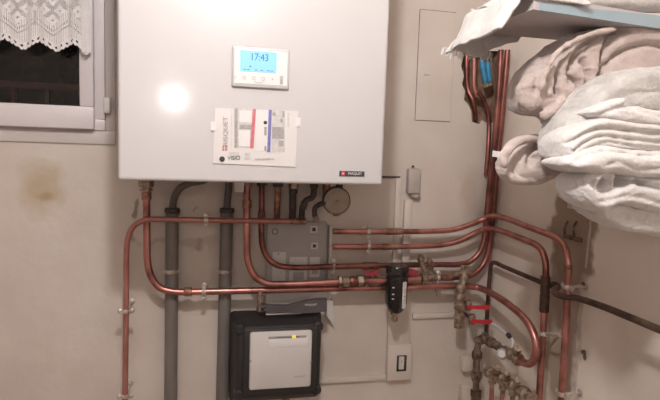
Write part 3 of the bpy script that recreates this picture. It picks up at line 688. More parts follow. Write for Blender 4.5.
mb.build('housing', 'black', pb)
for cx_, cz_ in ((fx[0].x+.008, fzb+.008), (fx[1].x-.008, fzb+.008), (fx[1].x-.008, fzt-.008), (fx[0].x+.008, fzt-.008)):
    MB().lathe((cx_, -dB-.003, cz_), (cx_, -dB+.05, cz_), [(0, .010), (.1, .015), (1, .016)], 16).build('corner_boss', 'black', pb)
# frame lip around the white plate
f0, f1 = W(243, 350, dB), W(318, 350, dB)
MB().box((f0.x, -dB-.006, fzb+.004), (f1.x, -dB+.004, fzt-.004), .006, 3).build('front_rim', 'black', pb)
dP = dB+.006
wbx = wbox(249, 331.5, 312.5, 389, dB, dP+.006, .007).build('front_plate', 'plate_white', pb); wbx['label'] = 'white rounded front plate'
wbox(268.5, 337.5, 308, 347.5, dP+.004, dP+.0066, .0008).build('window_strip', 'badge_white', pb)
wbox(268.5, 336, 306.5, 338.4, dP+.004, dP+.0072, .0004).build('dark_slot', 'ink_grey', pb)
wbox(292, 335.7, 296, 338.2, dP+.004, dP+.008, .0004).build('status_light', 'led', pb)
text('MODULE HYDRO CONFORT', .0052, 'ink', pb, W(288, 337.2, dP+.0076), roll=R(-.5))
text('FRISQUET', .0068, 'ink_grey', pb, W(299.5, 376.5, dP+.0064), sx=1.1)
for x, y in ((250.5, 361), (311, 361.5)): MB().lathe(W(x, y, dP+.009), W(x, y, dP+.004), [(0, .002), (.3, .0032), (1, .0032)], 12).build('screw', 'ink_grey', pb)
MB().tube([W(286, 392, .07), W(286, 404, .07)], .011, 14).build('outlet', 'brass_dirty', pb)
# brass connection at the top
along(W(260.5, 291.5, .075), W(260.5, 311, .075), 'inlet', 'brass', pb, [(0, .006), (.2, .006), (.21, .011), (.55, .011), (.56, .008), (.75, .008), (.76, .012), (1, .012)], 8)
settle(pb)
# charcoal handle-like bar above the box
hb = thing('wrench_handle', 'charcoal flat handle with small white lettering lying level on top of black pump box', 'handle')
up = [(264, 305.5), (275, 306), (288, 306), (298, 303.5), (308, 301), (318, 299.8), (327, 299.3)]
lo = [(327, 311.8), (318, 312.4), (306, 313.2), (296, 313.8), (285, 312.3), (275, 311.8), (264, 311.3)]
MB().prism([W(x, y, .1) for x, y in up+lo], (0, 1, 0), .02).build('bar', 'charcoal', hb)
text('FRISQUET', .0078, 'badge_white', hb, W(311, 304.8, .1008), roll=R(0), sx=1.1)
bo_ = W(264, 308, .1); MB().tube([bo_+Vector((-.008, .01, 0)), bo_+Vector((.006, .01, 0))], .011, 14).build('collar', 'hose', hb)
MB().box((W(266, 313, .09).x, -.09, W(285, 314.6, .09).z), (W(301, 313, .09).x, -.07, W(285, 313.0, .09).z), .0006).build('white_strip', 'plate_white', hb)
settle(hb)

# ------------------------------------------------------------------ valve run: fittings, red handles, vent, filter
vb = thing('ball_valve', 'brass ball valve with red butterfly handle left of the black filter', 'valve')
nut(vb, W(364, 281, .07), W(368, 281, .07), .018, 'brass'); nut(vb, W(381, 280.6, .07), W(385, 280.5, .07), .018, 'brass')
along(W(367, 281, .07), W(382, 280.6, .07), 'body', 'brass_dirty', vb, [(0, .012), (.3, .016), (.5, .018), (.7, .016), (1, .012)])
MB().tube([W(372.5, 280, .075), W(372, 273, .085)], .005, 10).build('spindle', 'brass', vb)
for sg in (-1, 1):
    MB().prism([W(372, 272.2, .09), W(372+sg*5, 269.8, .09), W(372+sg*7.5, 269.6, .09), W(372+sg*7, 273.2, .09), W(372+sg*3.5, 276.2, .09), W(372, 275.6, .09)], (0, 1, 0), .009).build('handle_wing', 'red_dark', vb)
settle(vb)
vb = thing('ball_valve', 'brass ball valve with red handle immediately right of the black filter', 'valve')
along(W(408, 279.3, .065), W(420, 279, .065), 'body', 'brass_dirty', vb, [(0, .014), (.3, .018), (.6, .018), (1, .014)])
MB().tube([W(413, 279, .075), W(413, 274, .085)], .005, 10).build('spindle', 'brass', vb)
MB().prism([W(407, 269.5, .09), W(412, 269, .09), W(418.5, 271, .09), W(419, 273.5, .09), W(413, 275.8, .09), W(407, 275, .09)], (0, 1, 0), .009).build('handle_wing', 'red_dark', vb)
settle(vb)
vv = thing('safety_valve', 'small brass vent fitting with cap standing between pipes right of the filter', 'valve')
nut(vv, W(421, 278.6, .06), W(425, 278.4, .06), .020, 'brass'); nut(vv, W(426, 278.3, .06), W(436, 278, .05), .014, 'brass_dirty')
MB().tube(curve([W(427, 277, .065), W(425, 270, .07), W(422, 264, .07), W(421, 259, .07)]), .008, 12).build('neck', 'brass_dirty', vv)
MB().lathe(W(421, 262, .07), W(421, 255, .07), [(0, .008), (.15, .012), (.6, .012), (.65, .008), (1, .008)], 8).build('cap', 'brass', vv)
MB().lathe(W(430, 265, .06), W(429.5, 257.5, .06), [(0, .006), (.3, .009), (1, .006)], 8).build('test_nipple', 'brass_dirty', vv)
MB().tube(curve([W(432, 281, .06), W(435, 289, .06), W(437, 296, .05)]), .0016, 8).build('tag_wire', 'brass_dirty', vv)
settle(vv)
fl = thing('magnetic_filter', 'black canister filter with narrow white label hanging in the middle of pipe run', 'filter')
ft, fb_ = W(397.5, 265.5, .10), W(395.5, 312, .10); fb_.x = ft.x
MB().lathe(ft, fb_, [(0, .016), (.0, .031), (.04, .0345), (.16, .0345), (.18, .032), (.22, .032), (.24, .0345), (.78, .034), (.86, .030), (.97, .022), (1, .016)], 32).build('canister', 'black_gloss', fl)
for k in range(10):
    a = k*.628; MB().box(Vector((ft.x+.0335*math.cos(a)-.003, ft.y+.0335*math.sin(a)-.003, ft.z-.016)), Vector((ft.x+.0335*math.cos(a)+.003, ft.y+.0335*math.sin(a)+.003, ft.z-.003)), .0015).build('grip_lug', 'black_gloss', fl)
# curved label wrapped on the canister
lw_, lz0, lz1 = .0352, W(402, 307.5, .12).z, W(402, 281, .12).z
mb = MB(); nn = 8; vs_ = []
for j in (lz0, lz1):
    for k in range(nn+1):
        a = R(-78+28*k/nn); vs_.append(Vector((ft.x+lw_*math.cos(a), ft.y+lw_*math.sin(a), j)))
mb.add(vs_, [(k, k+1, k+nn+2, k+nn+1) for k in range(nn)])
mb.build('label', 'sticker', fl)
for k, (zz, ln_) in enumerate(((.25, 6), (.32, 6), (.45, 14), (.62, 10), (.7, 10))):
    z = lz0+(lz1-lz0)*zz; mb = MB(); vs_ = []
    for j in (z-.0012, z+.0012):
        for q in range(5): a = R(-72+16*q/4); vs_.append(Vector((ft.x+.0355*math.cos(a), ft.y+.0355*math.sin(a), j)))
    mb.add(vs_, [(q, q+1, q+6, q+5) for q in range(4)]); mb.build('label_print', 'ink_grey', fl)
for zz in (.42, .56, .66): MB().ball(Vector((ft.x-.020, ft.y-.0290, ft.z-(ft.z-fb_.z)*zz)), .003, 8, 6, (1.6, .6, .7)).build('moulded_mark', 'sticker', fl)
along(W(395, 309, .10), W(394.5, 322, .10), 'drain_cock', 'brass', fl, [(0, .010), (.15, .014), (.4, .014), (.45, .008), (.6, .008), (.62, .011), (.85, .011), (1, .005)], 8)
MB().tube([Vector((ft.x-.014, -.1, W(395, 318, .1).z)), Vector((ft.x+.006, -.1, W(395, 315, .1).z))], .003, 8).build('drain_lever', 'brass', fl)
nut(fl, W(385, 280.4, .07), W(389, 280.2, .08), .015, 'brass'); nut(fl, W(405, 279.6, .08), W(409, 279.4, .07), .015, 'brass')
settle(fl)
# whitish plumber-plastered valve hanging from the corner run
iv = thing('pressure_reducer', 'rough plaster-spattered brass fitting hanging down left of the red levers', 'fitting')
pts = [W(465.5, 268, .07), W(464, 277, .08), W(461.5, 287, .09), W(459.8, 300, .09), W(459.3, 313, .09), W(459, 327, .09)]
mb = MB().tube(curve(pts, 8), [.010+.004*abs(math.sin(i*.5))+(.003 if i > 14 else 0) for i in range(41)], 18)
o = mb.build('body', 'brass_dirty', iv)
for v in o.data.vertices: v.co += noise.noise_vector(v.co*70)*.003
nut(iv, W(459.5, 304, .09), W(459.3, 309, .09), .019, 'brass_dirty'); nut(iv, W(459, 322, .09), W(459, 327.5, .09), .018, 'brass_dirty'); nut(iv, W(465.5, 266, .07), W(465, 271, .07), .016, 'brass_dirty')
MB().tube([W(452, 274.5, .08), W(470, 273, .07)], .009, 12).build('tee', 'brass_dirty', iv)
settle(iv)

# two red levers
for lab, (x0, y0), (x1, y1) in (('upper of the two red lever handles left of dark steel riser', (467.5, 307.8), (490.5, 307.6)), ('lower of the two red lever handles left of dark steel riser', (471.5, 321.5), (492.5, 322.6))):
    lv = thing('lever_valve', lab, 'valve', None)
    a, b_ = W(x0, y0, .10), W(x1, y1, .10)
    mb = MB(); pp = [a.lerp(b_, t) for t in (0, .06, .3, .7, .95, 1)]
    zz = [.004, .0062, .0055, .0062, .007, .004]
    mb.prism([q+Vector((0, 0, h)) for q, h in zip(pp, zz)]+[q-Vector((0, 0, h)) for q, h in reversed(list(zip(pp, zz)))], (0, 1, 0), .008).build('handle', 'red', lv)
    c = a.lerp(b_, .22)
    MB().tube([c+Vector((0, .006, 0)), c+Vector((0, .03, 0))], .006, 10).build('spindle', 'brass_dirty', lv)
    MB().lathe(c+Vector((0, .028, -.016)), c+Vector((0, .028, .016)), [(0, .009), (.2, .012), (.8, .012), (1, .009)], 8).build('body', 'brass_dirty', lv)
    MB().tube([c+Vector((0, .03, 0)), c+Vector((0, .0995, 0))], .006, 10).build('stub', 'rust_light', lv)
    settle(lv)

# rusty riser assembly and manifold, lower right
def lumpy(pts, r, fn=A, amp=.35, n=8, seg=14, fr=26):
    P = curve([fn(*q) for q in pts], n)
    rs = [r*(1+amp*(1 if math.sin(i*2*math.pi/9.0) > .3 else -.25)) for i in range(len(P))]
    return MB().tube(P, rs, seg)
ra = thing('rusty_riser', 'dark rusty stack of pipe fittings rising from the bottom under the steel pipe', 'fitting')
lumpy([(476, 404, .07), (476, 385, .07), (476.5, 365, .07), (477.5, 348, .07), (480, 339, .06), (487, 336, .045)], .0115).build('stack', 'rust_light', ra)
nut(ra, A(476.5, 372, .07), A(476.6, 378, .07), .020, 'rust_light'); nut(ra, A(477, 352, .07), A(477, 358, .07), .019, 'rust'); nut(ra, A(476, 390, .07), A(476, 396, .07), .020, 'rust')
lumpy([(483, 339, .06), (492, 343, .075), (501, 348, .085), (511, 354, .09)], .010).build('branch', 'rust_light', ra)
nut(ra, A(489, 341, .07), A(493, 343.5, .076), .017, 'rust_light'); nut(ra, A(508, 352, .09), A(513, 355.5, .09), .017, 'brass_dirty')
MB().lathe(A(502, 354, .115), A(502, 354, .085), [(0, .010), (.15, .0155), (.9, .0165), (1, .015)], 20).build('cap', 'plate_white', ra)
MB().tube([A(502, 353, .09), A(499, 349, .085)], .006, 10).build('stem', 'brass_dirty', ra); settle(ra)
wr = thing('white_lever', 'slim pale lever with black tip crossing above the rusty branch fitting', 'lever')
MB().tube(curve([A(492, 324, .06), A(500, 329, .07), A(506, 334, .08), (A(513, 342, .085)), A(511, 350, .09)]), .0045, 10).build('rod', 'plate_white', wr)
MB().lathe(A(507.5, 333.5, .09), A(510, 337.5, .09), [(0, .005), (.3, .0075), (1, .006)], 10).build('black_tip', 'ink', wr); settle(wr)
sv = thing('stop_valve', 'dirty brass stop valve at the end of the hooked copper pipe', 'valve')
lumpy([(520, 361, .09), (514, 356, .09), (509, 351, .09)], .013).build('body', 'brass_dirty', sv)
MB().lathe(A(515, 356, .09), A(518, 348, .11), [(0, .008), (.5, .008), (.52, .012), (1, .010)], 10).build('bonnet', 'brass_dirty', sv); settle(sv)
mf = thing('brass_manifold', 'dirty brass manifold with several outlets at the bottom right', 'manifold')
lumpy([(487, 371, .10), (497, 376, .10), (507, 382, .10), (517, 388, .10), (527, 395, .10), (532, 399, .10)], .013, fr=20).build('bar', 'brass_dirty', mf)
MB().ball(A(489, 372, .10), .017, sc=(1, 1, .9)).build('end_cap', 'brass_dirty', mf)
for x, y in ((492.5, 376), (503, 382), (513, 388), (523, 394)):
    o = MB(); o.lathe(A(x, y-1, .105), A(x-.5, y+12, .105), [(0, .008), (.2, .008), (.22, .0125), (.6, .0125), (.62, .008), (1, .008)], 6).build('outlet', 'brass_dirty', mf)
    MB().tube([A(x-.5, y+11, .105), A(x-1.5, 406, .105)], .0068, 10).build('outlet_tail', 'copper_pink', mf)
for x, y in ((496, 371), (506, 376.5), (516, 383)):
    MB().lathe(A(x, y+3, .11), A(x+1.5, y-3, .12), [(0, .007), (.5, .007), (.52, .010), (1, .008)], 10).build('regulating_screw', 'brass_dirty', mf)
settle(mf)
wp = wbox(463, 358, 473, 372, 0, .03, .004).build('pipe_block', 'trunk'); settle(tag(wp, 'small pale plastic block on the wall left of rusty riser', 'block'))
wp = wbox(462, 387, 473, 404, 0, .03, .004).build('pipe_block', 'trunk'); settle(tag(wp, 'pale plastic block at bottom edge of photo left of the rusty riser', 'block'))

# ------------------------------------------------------------------ upper shelf with fringed cloth
zS = 1.753
sx0 = .505; sy0, sy1 = -.77, -.595
sh_ = thing('wall_shelf', 'pale shelf board with light blue front edge at top right, seen from below', 'shelf')
FL, FR = Vector((sx0+.012, -.782, zS)), Vector((XC-.0005, -.728, zS))
MB().prism([FL, FR, Vector((XC-.0005, sy1, zS)), Vector((sx0-.01, sy1, zS))], (0, 0, 1), .024).build('board', 'shelf', sh_)
nrm = Vector((FR.y-FL.y, FL.x-FR.x, 0)).normalized()
e0 = FL.lerp(FR, .03)-Vector((0, 0, .001)); e1 = FR-Vector((0, 0, .001))
MB().prism([e0, e1, e1+Vector((0, 0, .027)), e0+Vector((0, 0, .012))], nrm, .004).build('front_edging', 'shelf_blue', sh_)
MB().box((XC-.018, sy0+.02, zS-.045), (XC-.0005, sy1-.01, zS), .002).build('bracket', 'shelf', sh_)
settle(sh_)
def surf(rows, sub=6, th=.004, m='cloth', name='cloth', amp=.003, fr=40, parent=None):
    """smooth cloth through a grid of control points"""
    G = [curve(r, sub) for r in rows]; cols = list(zip(*G)); G2 = [curve(list(c), sub) for c in cols]
    a = len(G2); b_ = len(G2[0]); mb = MB()
    for i in range(a):
        for j in range(b_):
            p = G2[i][j]; mb.v.append(p+noise.noise_vector(p*fr)*amp)
    mb.f = [(i*b_+j, i*b_+j+1, (i+1)*b_+j+1, (i+1)*b_+j) for i in range(a-1) for j in range(b_-1)]
    o = mb.build(name, m, parent, 180); s_ = o.modifiers.new('thick', 'SOLIDIFY'); s_.thickness = th; s_.offset = 0
    return o
cl = thing('fringed_cloth', 'white fringed cloth draped over the left end of the shelf', 'cloth')
top = zS+.026
rows = []
xs = [.50, .525, .55, .575, .60, .63]
for yy, zz, dx in ((sy0-.012, zS+.018, 0), (sy0-.010, zS+.030, 0), (-.73, top+.014, -.004), (-.69, top+.004, 0), (-.65, top+.018, -.006), (-.61, top+.006, -.002), (sy1+.003, top+.010, -.004), (sy1+.016, zS+.010, -.004), (sy1+.020, zS-.020, -.035), (sy1+.022, zS-.038, -.048)):
    r_ = []
    for i, x in enumerate(xs):
        z = zz + (.010*math.sin(i*1.9+yy*30) if zz > top else 0)
        if yy > sy1+.01: z += .004*math.sin(i*2.3)+(max(0, i-2)*.012*(zS+.026-zz)/.064)
        r_.append(Vector((x+dx*(1 if i < 2 else .3), yy, z)))
    rows.append(r_)
surf(rows, 6, .004, 'cloth', 'cloth_over_shelf', .004, 30, cl)
# left end flap folded down past the board end
rows = []
for k, (dx, dz) in enumerate(((.02, .03), (-.008, .026), (-.024, .004), (-.038, -.022), (-.045, -.036))):
    rows.append([Vector((sx0+dx+(.004*math.sin(j*2.1+k)), y, zS+dz+.012*(j/5.0)*(1 if k < 2 else 0))) for j, y in enumerate((-.785, -.75, -.71, -.67, -.63, -.585))])
surf(rows, 6, .005, 'cloth', 'end_fold', .003, 40, cl)
# hanging rear part with fringe
hy = sy1+.022
for i in range(34):
    x = .448+i*.0034; z0 = zS-.036+.003*math.sin(i*.9); l = random.uniform(.008, .014)
    MB().tube(curve([Vector((x, hy, z0+.006)), Vector((x+random.uniform(-.002, .002), hy+.001, z0-l*.5)), Vector((x+random.uniform(-.004, .002), hy, z0-l))], 4), [.0011]*8+[.0005], 5).build('fringe', 'cloth', cl)
settle(cl)
# pale bundle lying on the shelf above the blue edging
def blob(name, label, cat, tubes, m, voxel=.0042, smooth=5, amp=.003, fr=15, group=None, push=.5, amp2=.0012):
    """soft cloth body: flattened sausages (pixel x, y, distance from back wall; radius px; depth factor) fused into one skin"""
    mb = MB()
    for pts, rpx, dep in tubes:
        P = []; 
        n = len(pts)
        for q in pts: P.append(W(*q))
        C_ = curve(P, 8); m_ = len(C_); seg = 16; vv = []; ff = []
        for i, p in enumerate(C_):
            t = i/(m_-1); f = t*(len(rpx)-1); a = int(min(f, len(rpx)-2)); rr_ = (rpx[a]+(rpx[a+1]-rpx[a])*(f-a))
            sc = (D+p.y)*1.0/F*1.07; r_ = rr_*sc
            tg = (C_[min(i+1, m_-1)]-C_[max(i-1, 0)]); tg.y *= .3; tg.normalize()
            w = Vector((0, 1, 0)); u = tg.cross(w).normalized()
            endf = min(1, (i+.35)/3.0, (m_-1-i+.35)/3.0)**.5
            for k in range(seg):
                an = 2*math.pi*k/seg; vv.append(p+Vector((0, r_*(dep-1)*push*2*.5, 0))+(u*math.cos(an)+w*math.sin(an)*dep)*r_*endf)
        for i in range(m_-1):
            for k in range(seg):
                k2 = (k+1) % seg; ff.append((i*seg+k, i*seg+k2, (i+1)*seg+k2, (i+1)*seg+k))
        ff.append(tuple(range(seg))[::-1]); ff.append(tuple(range((m_-1)*seg, m_*seg)))
        mb.add(vv, ff)
    o = mb.build(name, m, None, 180)
    o.modifiers.new('r', 'REMESH').voxel_size = voxel; o.modifiers['r'].mode = 'VOXEL'
    s_ = o.modifiers.new('s', 'SMOOTH'); s_.iterations = smooth; s_.factor = .5
    bpy.context.view_layer.update()
    me = bpy.data.meshes.new_from_object(o.evaluated_get(bpy.context.evaluated_depsgraph_get()))
    o.modifiers.clear(); o.data = me; me.name = name
    for v, c_, n_ in [(v, v.co.copy(), v.normal.copy()) for v in me.vertices]:
        q = Vector((c_.x*.55, c_.y, c_.z*1.5))
        wr_ = 1-abs(noise.noise(q*fr*.8+Vector((7, 3, 1))))*2
        v.co = c_+n_*(noise.noise(q*fr)*amp+max(wr_, 0)**3*amp2*1.5+noise.noise(c_*150)*.0003)
        v.co.x = min(v.co.x, XC-.002)
    for p_ in me.polygons: p_.use_smooth = True
    if not me.materials: me.materials.append(M[m])
    return settle(tag(o, label, cat, group))
zt_ = zS+.03
blob('folded_towel', 'grey-mauve folded towel lying on the shelf at the top edge of the photo', 'towel', [([(556, 1, .70), (590, 2, .70), (640, 3, .70), (690, 4, .70)], [7, 9, 9, 9], 1.5)], 'towel_grey')

# ------------------------------------------------------------------ towels and robe
def seg_dist(px, py, pts):
    best = 1e9
    for (ax, ay), (bx_, by_) in zip(pts, pts[1:]):
        dx, dy = bx_-ax, by_-ay; t = max(0, min(1, ((px-ax)*dx+(py-ay)*dy)/(dx*dx+dy*dy+1e-9)))
        d = math.hypot(px-ax-t*dx, py-ay-t*dy)
        if d < best: best = d
    return best
def inside(px, py, pts):
    c = False; n = len(pts)
    for i in range(n):
        x1, y1 = pts[i]; x2, y2 = pts[(i+1) % n]
        if (y1 > py) != (y2 > py) and px < (x2-x1)*(py-y1)/(y2-y1)+x1: c = not c
    return c
def prof(t): t = max(0, min(1, t)); return math.sqrt(1-(1-t)**2)
def soft(pts):
    q = curve([Vector((x, y, 0)) for x, y in pts], 3); return [(p.x, p.y) for p in q]
def puff(name, label, cat, m, off, outline, creases=(), dents=(), Ro=7., H=.035, back=.06, voxel=.003, smooth=3, amp=.003, fr=14, tilt=0., wrk=.0015, rolls=()):
    """soft folded cloth: rounded body with the given outline on the upright plane `off` before the back wall,
    swelling H forwards and `back` backwards, cut by fold creases (line, depth, width)"""
    ol = soft(outline+[outline[0]]); cr = [(soft(c), d, w_) for c, d, w_ in creases]
    xs_ = [p[0] for p in ol]; ys_ = [p[1] for p in ol]; st_ = 1.2
    x0, y0 = min(xs_), min(ys_); nx_, ny_ = int((max(xs_)-x0)/st_)+2, int((max(ys_)-y0)/st_)+2
    fr_ = {}; mb = MB()
    for j in range(ny_):
        for i in range(nx_):
            px, py = x0+i*st_, y0+j*st_
            if not inside(px, py, ol): continue
            d = seg_dist(px, py, ol); h = H*prof(d/Ro)
            for c, dep, w_ in cr:
                dc = seg_dist(px, py, c)
                if dc < w_: h -= dep*(1-prof(dc/w_))
            for (dx, dy), r_, dep in dents:
                q = math.hypot(px-dx, py-dy)/r_
                if q < 1: h -= dep*(1-q*q)**1.5
            hb = back*prof(d/(Ro*1.6))
            p = W(px, py, off); tl = tilt*(px-x0)
            s_w = 1+0*h; fr_[(i, j)] = len(mb.v)
            mb.v.append(Vector((p.x, p.y-h-.001+tl, p.z))); mb.v.append(Vector((p.x, p.y+hb+.001+tl, p.z)))
    cnt = {}
    for (i, j) in list(fr_):
        k = [(i, j), (i+1, j), (i+1, j+1), (i, j+1)]
        if all(q in fr_ for q in k):
            f = [fr_[q] for q in k]; mb.f.append(tuple(f)); mb.f.append(tuple(a+1 for a in f[::-1]))
            for a, b_ in zip(f, f[1:]+f[:1]):
                e_ = (min(a, b_), max(a, b_)); cnt[e_] = cnt.get(e_, 0)+1
    for (a, b_), n in cnt.items():
        if n == 1: mb.f.append((a, b_, b_+1, a+1))
    for pts, r_px, of_, e_ in rolls:
        C_ = curve([W(x, y, of_) for x, y in pts], 6); k_ = len(C_)
        mb.tube(C_, [r_px*.0019*min(1, ((min(i, k_-1-i)+.4)/3.0))**.5 for i in range(k_)], 12)
    o = mb.build(name, m, None, 180)
    r_ = o.modifiers.new('r', 'REMESH'); r_.mode = 'VOXEL'; r_.voxel_size = voxel
    s_ = o.modifiers.new('s', 'SMOOTH'); s_.iterations = smooth; s_.factor = .5
    bpy.context.view_layer.update()
    me = bpy.data.meshes.new_from_object(o.evaluated_get(bpy.context.evaluated_depsgraph_get()))
    o.modifiers.clear(); o.data = me; me.name = name
    for v, c_, n_ in [(v, v.co.copy(), v.normal.copy()) for v in me.vertices]:
        q = Vector((c_.x*.6, c_.y, c_.z*1.4)); wv = noise.noise_vector(q*20)*.02
        rg = 1-abs(noise.noise((q+wv)*32+Vector((7, 3, 1))))*2.6
        p2 = c_+n_*(noise.noise(q*fr)*amp+max(rg, 0)**2*wrk+noise.noise(c_*170)*.0005)
        p2.x = min(p2.x, XC-.002); v.co = p2
    for p_ in me.polygons: p_.use_smooth = True
    if not me.materials: me.materials.append(M[m])
    return settle(tag(o, label, cat))
puff('bathrobe', 'dusty pink bathrobe bundled up between the shelf and the white towels', 'bathrobe', 'robe', .68,
     [(513, 103), (514, 88), (518, 76), (526, 65), (537, 55), (548, 46), (560, 38.5), (575, 33.5), (592, 29.5), (610, 28), (628, 29), (645, 33), (656, 41), (672, 54), (672, 96), (610, 104), (580, 120), (562, 134), (553, 130), (546, 120), (536, 116), (526, 115), (517, 112)],
     [([(550, 74), (556, 60), (567, 49.5), (582, 41.5), (600, 36)], .040, 6),
      ([(527, 68), (536, 66), (544, 60), (552, 50)], .030, 7),
      ([(580, 82), (582, 66), (584, 52), (590, 43), (604, 37)], .040, 6),
      ([(578, 86), (588, 67), (598, 57.5), (620, 50.5), (642, 52), (656, 62), (668, 76)], .040, 6),
      ([(539, 80), (538, 92), (541, 102), (549, 104), (557, 99), (559, 90), (555, 82), (549, 79)], .045, 5),
      ([(562, 66), (568, 80), (566, 96), (560, 108)], .030, 6), ([(540, 108), (551, 112), (562, 104)], .03, 4), ([(540, 66), (538, 78)], .02, 4)],
     [((551, 85), 4, .03)], 10, .058, .05, amp=.002, smooth=2, wrk=.0025, rolls=[
         ([(541, 92), (543, 80), (550, 63), (558, 52), (568, 44.5), (582, 37.5), (597, 32), (616, 29.5)], 2.7, .752, 0),
         ([(534, 76), (525, 88), (526, 100), (536, 107)], 7.5, .722, 0),
         ([(541, 117), (549, 112), (558, 106), (564, 96)], 4.2, .738, 0),
         ([(546, 92), (550, 94)], 5.4, .735, 0)])
rt_ = puff('rolled_towel', 'pale pink rolled towel with a white tag, lowest and furthest left of pile', 'towel', 'towel_pink', .62,
     [(499.5, 163), (502, 155), (507, 147), (515, 139), (527, 134), (540, 136), (552, 139), (565, 146), (566, 164), (558, 171), (546, 179), (532, 184.5), (516, 185), (505, 180), (500, 174)],
     [([(513, 164), (515, 154), (521, 147), (531, 143), (545, 144), (560, 151)], 0.034, 6), ([(506, 160), (511, 149), (521, 141), (533, 139)], 0.019, 4), ([(538, 142), (548, 150), (556, 160)], 0.015, 5)],
     [((519, 158), 5, .01)], 12, .058, .05, amp=.002, smooth=2, wrk=.002, rolls=[
         ([(505, 168), (504, 157), (510, 147), (521, 140), (534, 138), (548, 141), (562, 150)], 4.4, .683, 0),
         ([(507, 174), (516, 180), (530, 180), (546, 174), (558, 166)], 4.0, .668, 0)])
tt = MB().prism([W(493, 150.5, .685), W(507, 152.5, .68), (W(506.5, 159, .68)), W(492.5, 156.5, .685)], (0, 1, 0), .0015).build('care_tag', 'badge_white', None, 0)
tt.parent = rt_; tt.data.transform(Matrix.Translation(-rt_.location))
puff('bath_towel', 'mottled grey bath towel folded at the top of the towel pile', 'towel', 'towel_grey', .76,
     [(547, 149), (551, 138), (555, 124), (562, 111), (570, 100), (580, 90), (592, 82), (604, 75), (618, 71), (640, 68.5), (672, 70), (672, 122), (640, 120), (615, 118), (598, 122), (580, 130), (566, 138), (556, 147)],
     [([(618, 76), (636, 73.5), (654, 76), (672, 79)], .008, 3), ([(566, 122), (584, 108), (606, 98), (636, 95), (672, 98)], .005, 10), ([(556, 138), (568, 128), (584, 118)], .006, 6)],
     (), 12, .055, .08, amp=.004)
puff('folded_towel', 'white towel with a pointed fold tip directly under the grey towel', 'towel', 'towel_white', .81,
     [(579, 113.5), (588, 107), (600, 102), (613, 98.5), (617, 101.5), (612, 107), (626, 107), (648, 111), (672, 114), (672, 130), (640, 127), (618, 125), (600, 122), (590, 119)],
     [([(586, 116), (600, 111), (613, 108), (630, 113), (650, 117), (672, 119)], .014, 5)], (), 5, .030, .06, smooth=2, amp=.002)
puff('folded_towel', 'white towel folded in three thin layers, second under the pointed fold', 'towel', 'towel_white2', .81,
     [(555, 152), (556, 141), (560, 134), (568, 128), (580, 122), (592, 118), (605, 119), (625, 122), (650, 124), (672, 125), (672, 154), (640, 153), (610, 151), (590, 149), (577, 152), (566, 159), (557, 159)],
     [([(558, 144), (570, 135), (588, 129), (610, 131), (640, 134), (672, 136)], .026, 4.5), ([(561, 151), (573, 142), (590, 136.5), (612, 139.5), (640, 142), (672, 143.5)], .022, 3.6), ([(568, 152), (578, 147), (592, 142.5), (612, 145), (640, 148), (672, 149)], .018, 3)],
     (), 6, .034, .07, .0024, 1, amp=.0015, wrk=.001)
puff('folded_towel', 'bright white towel with a thick rounded fold across the middle of pile', 'towel', 'towel_white', .825,
     [(555, 164), (557, 159), (566, 154), (578, 149), (592, 145.5), (612, 148), (640, 150.5), (672, 151), (672, 182), (650, 179), (628, 178), (612, 175), (600, 173), (586, 175), (576, 172), (568, 172), (560, 169)],
     [([(562, 162), (576, 155), (592, 152), (612, 154), (632, 156), (650, 155), (672, 154)], .026, 5), ([(590, 164), (600, 161), (618, 169), (638, 168), (655, 160), (672, 158)], .008, 5)],
     (), 8, .040, .07, .0028, 2, amp=.0025)
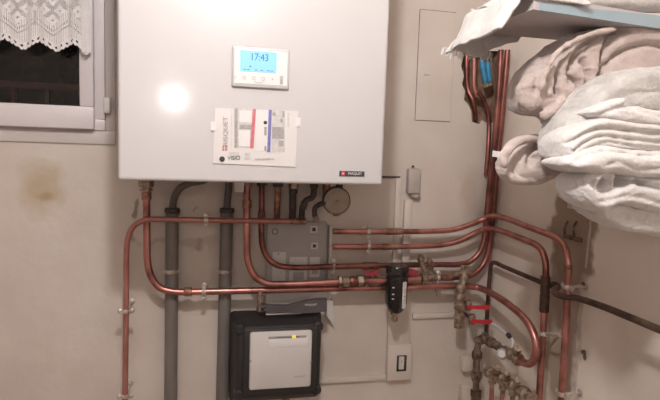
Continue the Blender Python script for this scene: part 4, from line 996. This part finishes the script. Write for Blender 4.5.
puff('folded_towel', 'white towel curling round a dark hollow near the bottom of the pile', 'towel', 'towel_white', .815,
     [(569, 180), (575, 172), (588, 169), (600, 170), (625, 173), (650, 176), (672, 180), (672, 219), (645, 212), (625, 207), (607, 204), (592, 210), (580, 207), (573, 200), (569, 190)],
     [([(577, 181), (583, 188), (592, 191), (604, 184), (618, 181), (640, 186), (672, 192)], .034, 6), ([(583, 200), (600, 196), (616, 194), (640, 201), (672, 207)], .008, 6)],
     [((591, 182), 9, .045), ((607, 178), 10, .035), ((625, 180), 8, .02)], 7, .042, .06, .0028, 2, amp=.003)
puff('draped_towel', 'white towel drooping at the very bottom of the towel pile', 'towel', 'towel_white2', .80,
     [(585, 207), (592, 202), (607, 199), (625, 203), (645, 207), (672, 211), (672, 236.5), (640, 233), (612, 228), (598, 221), (588, 214)],
     [([(598, 214), (612, 212), (628, 219), (646, 222), (672, 225)], .010, 5), ([(604, 222), (616, 214), (622, 206)], .008, 4), ([(618, 226), (630, 218), (634, 208)], .006, 4)],
     (), 6, .032, .06, .0028, 2, amp=.003)
ls = thing('wall_shelf', 'lower shelf mostly hidden inside the towel pile on right wall', 'shelf')
MB().box((.70, -.80, 1.402), (XC-.0005, -.66, 1.418), .002).build('board', 'shelf', ls); settle(ls)

# ------------------------------------------------------------------ light, world, camera
def lamp(kind, loc, power, col, size):
    l = bpy.data.lights.new('lamp', kind); l.energy = power; l.color = col
    l.shadow_soft_size = size
    o = bpy.data.objects.new('lamp_light', l); o.location = loc; COL.objects.link(o); return o
lamp('POINT', (.01, -1.28, 2.23), 31, (1, .955, .93), .045)
lamp('POINT', (-.27, -2.45, 1.79), 4.5, (1, .96, .94), .06)
w = bpy.data.worlds.new('night'); bpy.context.scene.world = w; w.use_nodes = True
w.node_tree.nodes['Background'].inputs[0].default_value = (.012, .010, .012, 1)
cam = bpy.data.cameras.new('camera'); co = bpy.data.objects.new('camera', cam); COL.objects.link(co)
cam.sensor_fit = 'HORIZONTAL'; cam.sensor_width = 36; cam.lens = 36*F/660; cam.clip_start = .02
mw = Matrix((( r2.x, -d2.x, -fw.x), (r2.y, -d2.y, -fw.y), (r2.z, -d2.z, -fw.z))).to_4x4(); mw.translation = CAM
co.matrix_world = mw; bpy.context.scene.camera = co
sc = bpy.context.scene
sc.view_settings.view_transform = 'Standard'; sc.view_settings.look = 'None'; sc.view_settings.gamma = 1; sc.view_settings.exposure = 0.36
sc.view_settings.use_curve_mapping = False
